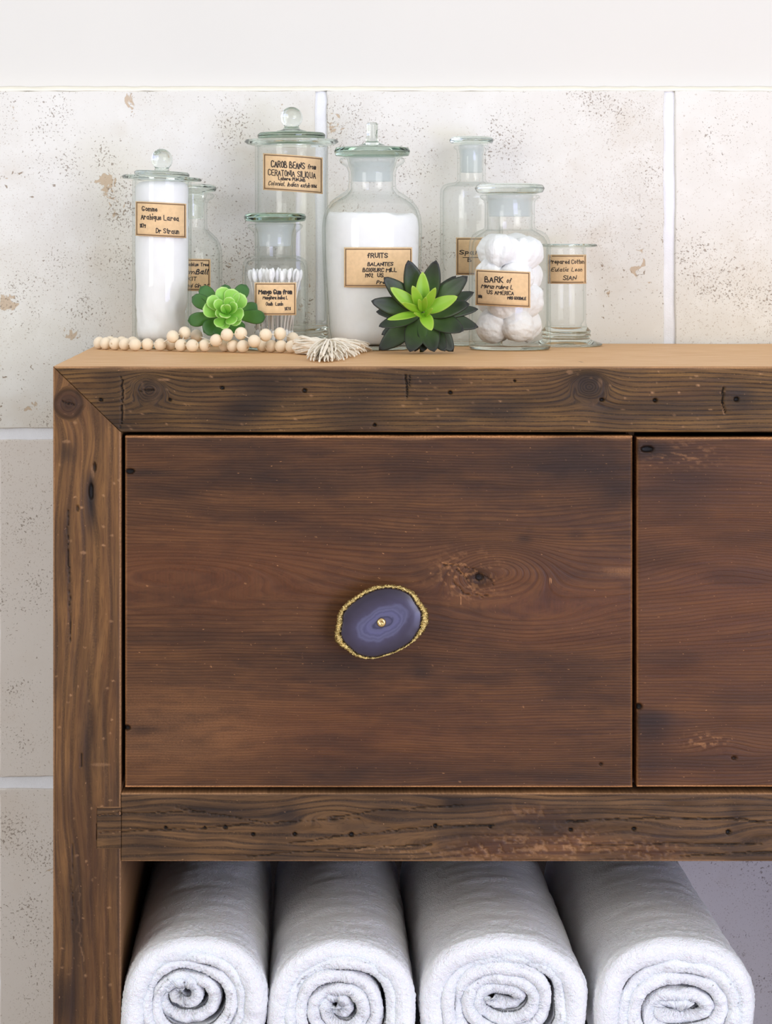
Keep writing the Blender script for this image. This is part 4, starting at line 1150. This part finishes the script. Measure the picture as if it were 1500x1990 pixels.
def towel(cx, w_, h_, ox, oy, pitch, first, yaw, seed, label, folds=(), low=None, y0=-.006, L=.40):
    """cx: photo px centre of the roll at its front, w_,h_ full size px; (ox,oy) px offset of the spiral centre; first: thickness of the outermost layer"""
    hw, hh = (w_+first)/2, h_/2; mh = min(hw, hh)
    turns = 1+(mh-first-13)/pitch
    nper = 330; n = int(turns*nper)
    dep = [L, L*.8]+list(np.linspace(L*.68, .046, 30))+list(np.linspace(.040, .010, 12))
    nb = len(dep)
    pr = [(0.0, d_, 1.0) for d_ in dep]
    for a in np.linspace(8, 180, 13): pr.append((-(1-math.cos(math.radians(a))), -math.sin(math.radians(a))**.85, 1.0))
    pr += [(-2, .006, 0), (-2, .012, 0), (-2, .05, 0), (-2, L*.3, 0), (-2, L, 0)]
    dr = np.array([p[0] for p in pr]); dp = np.array([p[1] for p in pr]); N = len(pr)
    nose = np.zeros(N, bool); nose[nb:nb+13] = True
    i = np.arange(n+1)[:, None]; tt = i/nper
    used = np.where(tt < 1, first*tt, first+pitch*(tt-1))
    thk = (np.where(tt < 1, first*(1-.5*tt*0), pitch))*.5
    thk = np.where(tt < 1, first*.5, np.where(tt < 1.25, first*.5+(pitch-first)*.5*(tt-1)/.25, pitch*.5))*1.13
    # keep the thick first layer from running into the second one while the radius shrinks
    thk = np.minimum(thk, (used+first-used) if False else thk)
    fr = 1-used/mh; frz = 1-used/hh; frx = 1-used/hw
    ang = -math.pi/2+.25-2*math.pi*tt
    k = np.clip(1-fr, 0, 1)
    wob = 1+.012*np.sin(2*ang+seed)+.010*np.sin(3*ang+seed*2.1)+k*.16*vnoise(tt*2.3, tt*0+seed, 700+seed)+k*k*.10*np.sin(2*ang+seed*1.7)+.05*k*vnoise(tt*6.1, tt*0+seed*3, 705+seed)
    for (fa, fw, fd, ft) in folds:     # dents: angle, width, depth, turn
        dd = (np.arctan2(np.sin(ang-fa), np.cos(ang-fa)))/fw
        wob = wob-fd*np.exp(-dd*dd)*np.exp(-((tt-ft)/.6)**2)
    ex = 2.45-.45*k
    ca, sa = np.cos(ang), np.sin(ang)
    den = (np.abs(ca)**ex+np.abs(sa)**ex)**(-1/ex)
    bx = ca*den*hw*np.maximum(frx, .05)*wob+ox*k*1.15+first*.25*(1-k); bz = sa*den*hh*np.maximum(frz, .05)*wob-oy*k*1.15
    ein = np.minimum(1, i/14.0)
    rr = dr[None]*thk/PX*(.35+.65*ein)
    fro = .0030*vnoise(tt*7+seed, tt*0, 710+seed)+.0016*vnoise(tt*23, tt*0+seed, 711)+.006*k*k
    yy = np.where(nose[None], .010+dp[None]*.0085*(thk/12.5)**.4, dp[None])+np.where(dp[None] < .06, fro, 0)
    wr = np.where(dr[None] > -1.5, .0012*fbm(ang*1.6+seed+tt*2, dp[None]*70+ang*1.5+seed, 720+seed, 3)+.0011*np.maximum(0, fbm(ang*1.1+seed, dp[None]*120+ang*2.2+seed, 740+seed, 2)), 0)
    near = np.where((dp[None] < .05) & (dr[None] > -1.99), 1.0, 0.0)
    fz = near*(.00042*vnoise(i*1.37+dr[None]*0, np.arange(N)[None]*1.9+seed, 730)+.00035*vnoise(i*.55, np.arange(N)[None]*.9+seed, 731))
    x = bx/PX+ca*(rr+wr+fz); z = bz/PX+sa*(rr+wr+fz)+hh/PX
    yy = yy+fz*np.where(nose[None], 1.0, 0)
    P = np.stack([x, yy, z], -1).reshape(-1, 3)
    P[:, 2] = np.maximum(P[:, 2], .0004)
    idx = np.arange((n+1)*N).reshape(n+1, N)
    a = idx[:-1]; b = idx[1:]
    q = np.stack([a[:, :-1], a[:, 1:], b[:, 1:], b[:, :-1]], -1).reshape(-1, 4).tolist()
    q += np.stack([a[:, -1], a[:, 0], b[:, 0], b[:, -1]], -1).reshape(-1, 4).tolist()
    q += [list(idx[0][::-1]), list(idx[-1])]
    me = bpy.data.meshes.new('towel'); me.from_pydata(P.tolist(), [], q)
    me.polygons.foreach_set('use_smooth', [True]*len(q)); me.update(); fix_normals(me)
    o = link('rolled_towel', me, M['towel'], None, (X_(cx), y0, SHELF_Z+ROW2))
    o.rotation_euler = (0, 0, yaw)
    tag(o, label, 'towel', 'rolled white towels on the open shelf')
    o2 = o.copy(); C.objects.link(o2); o2.location.z = SHELF_Z
    tag(o2, low, 'towel', 'rolled white towels on the open shelf')
    return o
towel(384, 289, 322, -34, -34, 23, 40, .006, 1, 'rolled white terry towel at the left end, against the side panel', low='rolled white towel in the bottom layer, under the leftmost one', folds=((1.1, .5, .10, 3.0),))
towel(668, 288, 318, -14, -8, 25, 38, .000, 2, 'second rolled white towel from the left, between its neighbours', low='rolled white towel in the bottom layer, under the second from the left', folds=((1.0, .4, .06, 1.0), (2.0, .6, .12, 3.5)))
towel(982, 326, 324, -10, -22, 25, 40, .006, 3, 'third rolled white towel from the left, the widest', low='rolled white towel in the bottom layer, under the widest one', folds=((.9, .35, .10, 1.1), (.2, .4, .08, 2.1)))
towel(1313, 322, 318, 4, -10, 28, 42, .012, 4, 'rolled white towel at the right end, beside the bare tiled wall', low='rolled white towel in the bottom layer, under the one at the right end', folds=((2.4, .4, .06, 1.2), (1.4, .5, .14, 3.4)))

# ---------------------------------------------------------------- the setting: wall with travertine tiles
def mat_tile():
    t = NT('travertine'); co = obj_coord(t)
    geo = t.n('ShaderNodeNewGeometry'); pos = geo.outputs['Position']
    warm = t.mr(t.n('ShaderNodeSeparateXYZ', {0: pos}).outputs[2], Z_(856, .455), Z_(832, .455), 1.0, 0.0)
    oi = t.n('ShaderNodeObjectInfo').outputs['Random']
    off = t.n('ShaderNodeVectorMath', {0: pos, 1: t.xyz(t.math('MULTIPLY', oi, 7), t.math('MULTIPLY', oi, 3), t.math('MULTIPLY', oi, 5))}, operation='ADD').outputs[0]
    low = t.noise(off, 5, 4, .6); cl = t.noise(off, 16, 3, .55); cl2 = t.noise(off, 7, 3, .6)
    mid = t.noise(off, 34, 5, .6)
    base = t.mix(t.mr(low, .3, .75, 0, .6), rgb(225, 223, 216), rgb(212, 208, 198))
    base = t.mix(t.mr(mid, .42, .7, 0, .55), base, rgb(230, 229, 223))
    base = t.mix(t.mr(t.noise(off, 11, 4, .6), .52, .72, 0, .45), base, rgb(206, 196, 180))
    base = t.mix(t.math('MULTIPLY', warm, .5), base, t.mix(mid, rgb(224, 212, 202), rgb(212, 198, 186)))
    hi = t.noise(off, 470, 2, .5, .6); hi2 = t.noise(off, 170, 3, .55, 1.2)
    thr = t.mr(cl, .40, .66, .77, .585, False)
    thr = t.math('SUBTRACT', thr, t.math('MULTIPLY', warm, .022))
    pit = t.mr(t.math('SUBTRACT', hi, thr), .0, .035)
    thr2 = t.mr(cl2, .50, .68, .82, .615, False)
    pit2 = t.mr(t.math('SUBTRACT', hi2, thr2), .0, .03)
    thr3 = t.mr(cl2, .52, .72, .80, .55, False)
    sp = t.n('ShaderNodeSeparateXYZ', {0: pos})
    for (u, v, r) in ((245, 200, 60), (200, 350, 34), (28, 215, 30), (14, 590, 40), (60, 790, 26), (530, 190, 40), (1350, 300, 34), (140, 650, 30)):
        dx = t.math('MULTIPLY', t.math('SUBTRACT', sp.outputs[0], X_(u, .455)), PX*.816/r); dz = t.math('MULTIPLY', t.math('SUBTRACT', sp.outputs[2], Z_(v, .455)), PX*.816/r)
        q = t.math('SQRT', t.math('ADD', t.math('MULTIPLY', dx, dx), t.math('MULTIPLY', dz, dz)))
        thr3 = t.math('SUBTRACT', thr3, t.mr(q, 0, 1.3, .27, 0))
    tan = t.mr(t.math('SUBTRACT', t.noise(off, 60, 5, .65, .8), thr3), .0, .02)
    hi3 = t.mr(t.math('SUBTRACT', t.noise(off, 640, 1, .5, .5), t.mr(low, .35, .65, .70, .62)), 0, .04)
    c = t.mix(t.math('MULTIPLY', hi3, .5), base, rgb(168, 152, 134))
    c = t.mix(t.math('MULTIPLY', tan, .75), c, rgb(190, 164, 132))
    c = t.mix(t.math('MULTIPLY', pit, .75), c, rgb(140, 126, 112))
    c = t.mix(t.math('MULTIPLY', pit2, .8), c, rgb(140, 120, 98))
    h = t.math('SUBTRACT', t.math('MULTIPLY', mid, .25), t.math('ADD', t.math('ADD', pit, pit2), t.math('MULTIPLY', tan, .6)))
    t.bsdf(Base_Color=c, Roughness=.7, Specular_IOR_Level=.3, Normal=t.bump(h, .5, .0012))
    return t.m
M['tile'] = mat_tile()
M['grout'] = mat_plain('grout', rgb(234, 236, 240), .9, .2, 0, .04, 60, .5, 700, .0008)
M['paint'] = mat_plain('white_paint', rgb(217, 215, 208), .8, .2, 0, .01, 8, .05, 300, .0004)
M['caulk'] = mat_plain('cream_caulk', rgb(242, 238, 222), .6, .3, 0, .03, 60)
M['floor'] = mat_plain('stone_floor', rgb(190, 182, 172), .5, .4, 0, .06, 6)
WY = .455        # tile faces
wall = box_part('wall_back', X_(-1500, WY), X_(3600, WY), WY+.011, WY+.12, 0.0, 2.5, M['paint'], None)
tag(wall, 'white painted wall above pale pitted travertine tiles', None, None, 'structure')
def tile(x0, x1, y0, y1, seed):
    """photo px on the tile plane"""
    r = np.random.RandomState(seed); U = U_(WY)
    n = 36
    def edge(a, b, amp):
        q = np.linspace(a, b, n)
        return q
    X0, X1, Z0, Z1 = X_(x0, WY), X_(x1, WY), Z_(y1, WY), Z_(y0, WY)
    top = [(x, Z1) for x in np.linspace(X0, X1, n)][:-1]; rt_ = [(X1, z) for z in np.linspace(Z1, Z0, n)][:-1]
    bo = [(x, Z0) for x in np.linspace(X1, X0, n)][:-1]; lf = [(X0, z) for z in np.linspace(Z0, Z1, n)][:-1]
    loop = np.array(top+rt_+bo+lf)
    c = loop.mean(0)
    m = len(loop); k = np.arange(m)
    jit = (vnoise(k/2.5, k*0+seed, 800+seed % 50)*1.1+vnoise(k/1.0, k*0+seed, 850+seed % 50)*.6)*U
    v = []; f = []
    nrm = np.zeros_like(loop); 
    for i in range(m):
        s_ = i//(n-1); nrm[i] = ((0, 1), (1, 0), (0, -1), (-1, 0))[s_ if s_ < 4 else 3]
    for inset, yy in ((0, WY+.0105), (0, WY+.0022), (.9, WY+.0006), (2.6, WY)):
        for i in range(m):
            p = loop[i]+nrm[i]*(jit[i]*(1 if inset < 2 else .4)-inset*U)
            v.append((p[0], yy, p[1]))
    for q in range(3):
        for i in range(m):
            a = q*m+i; b = q*m+(i+1) % m; f.append((a, b, b+m, a+m))
    f.append([3*m+i for i in range(m)]); f.append([i for i in range(m)][::-1])
    me = pydata('tile', v, f); fix_normals(me)
    me.polygons[len(f)-2].use_smooth = False
    return link('tile', me, M['tile'], wall)
k = 0
g = 11
for xa, xb in ((-1422+g, -734-g), (-734+g, -56-g), (-56+g, 624-g), (624+g, 1301-g), (1301+g, 1979-g), (1979+g, 2657-g), (2657+g, 3335-g)):
    k += 1; tile(xa, xb, 176, 833, k)
for xa, xb in ((-1362+g, -690-g), (-690+g, -12-g), (-12+g, 672-g), (672+g, 1350-g), (1350+g, 2028-g), (2028+g, 2706-g), (2706+g, 3384-g)):
    k += 1; tile(xa, xb, 855, 1510, k)
for xa, xb in ((-1362+g, -690-g), (-690+g, -12-g), (-12+g, 622-g), (622+g, 1296-g), (1296+g, 1974-g), (1974+g, 2652-g), (2652+g, 3330-g)):
    k += 1; tile(xa, xb, 1533, 2190, k); tile(xa, xb, 2212, 2236, k+40)
link('grout', box_part('grout', X_(-1440, WY), X_(3400, WY), WY+.0035, WY+.0112, 0.001, Z_(177, WY), M['grout'], wall).data, None, None) if False else box_part('grout', X_(-1440, WY), X_(3400, WY), WY+.0035, WY+.0112, 0.001, Z_(177, WY), M['grout'], wall)
# caulk bead over the tile edge
v = []; f = []; n = 260
for i in range(n):
    x = X_(-1440+4840*i/(n-1), WY)
    for kk, (yy, py) in enumerate(((WY+.0112, 166.5), (WY+.008, 168.5), (WY+.003, 172.5), (WY+.0004, 176.5), (WY+.0112, 177.2))):
        v.append((x, yy, Z_(py+.9*float(vnoise(i*1.7, kk*.3, 900)), WY)))
for i in range(n-1):
    for kk in range(5):
        a = i*5+kk; b = i*5+(kk+1) % 5; f.append((a, b, b+5, a+5))
f.append([0, 1, 2, 3, 4]); f.append([(n-1)*5+q for q in range(5)][::-1])
me = pydata('caulk_line', v, f); fix_normals(me)
link('caulk_line', me, M['caulk'], wall)
fl = box_part('floor', -2.2, 2.6, -3.4, WY+.12, -.06, 0.0, M['floor'], None)
tag(fl, 'pale stone floor', None, None, 'structure')

# knob pin and screw head of the agate knob
kx, kz = X_(739.5), Z_(1201.5)
def y_lathe(name, pr, mat, parent, loc, seg=28):
    me = lathe_mesh(name, pr, seg, False)
    o = link(name, me, mat, parent, loc); o.rotation_euler = (math.pi/2, 0, 0)
    return o
M['brass'] = mat_plain('brass', rgb(222, 190, 130), .22, .5, 1.0, .05, 100)
y_lathe('knob_stem', [(0, 0), (.007, 0), (.007, .002), (.004, .004), (.004, .0172), (0, .0172)], M['brass'], dr1, (kx, .0008, kz))
y_lathe('knob_screw', [(0, -.001), (.0036, -.001), (.0036, .0008), (.0030, .0018), (.0012, .0022), (.0010, .0014), (0, .0013)], M['brass'], dr1, (kx, KY0, kz))

# parts were built in world space: shift them under the cabinet's own origin
for o in cabinet.children: o.location = o.location-cabinet.location
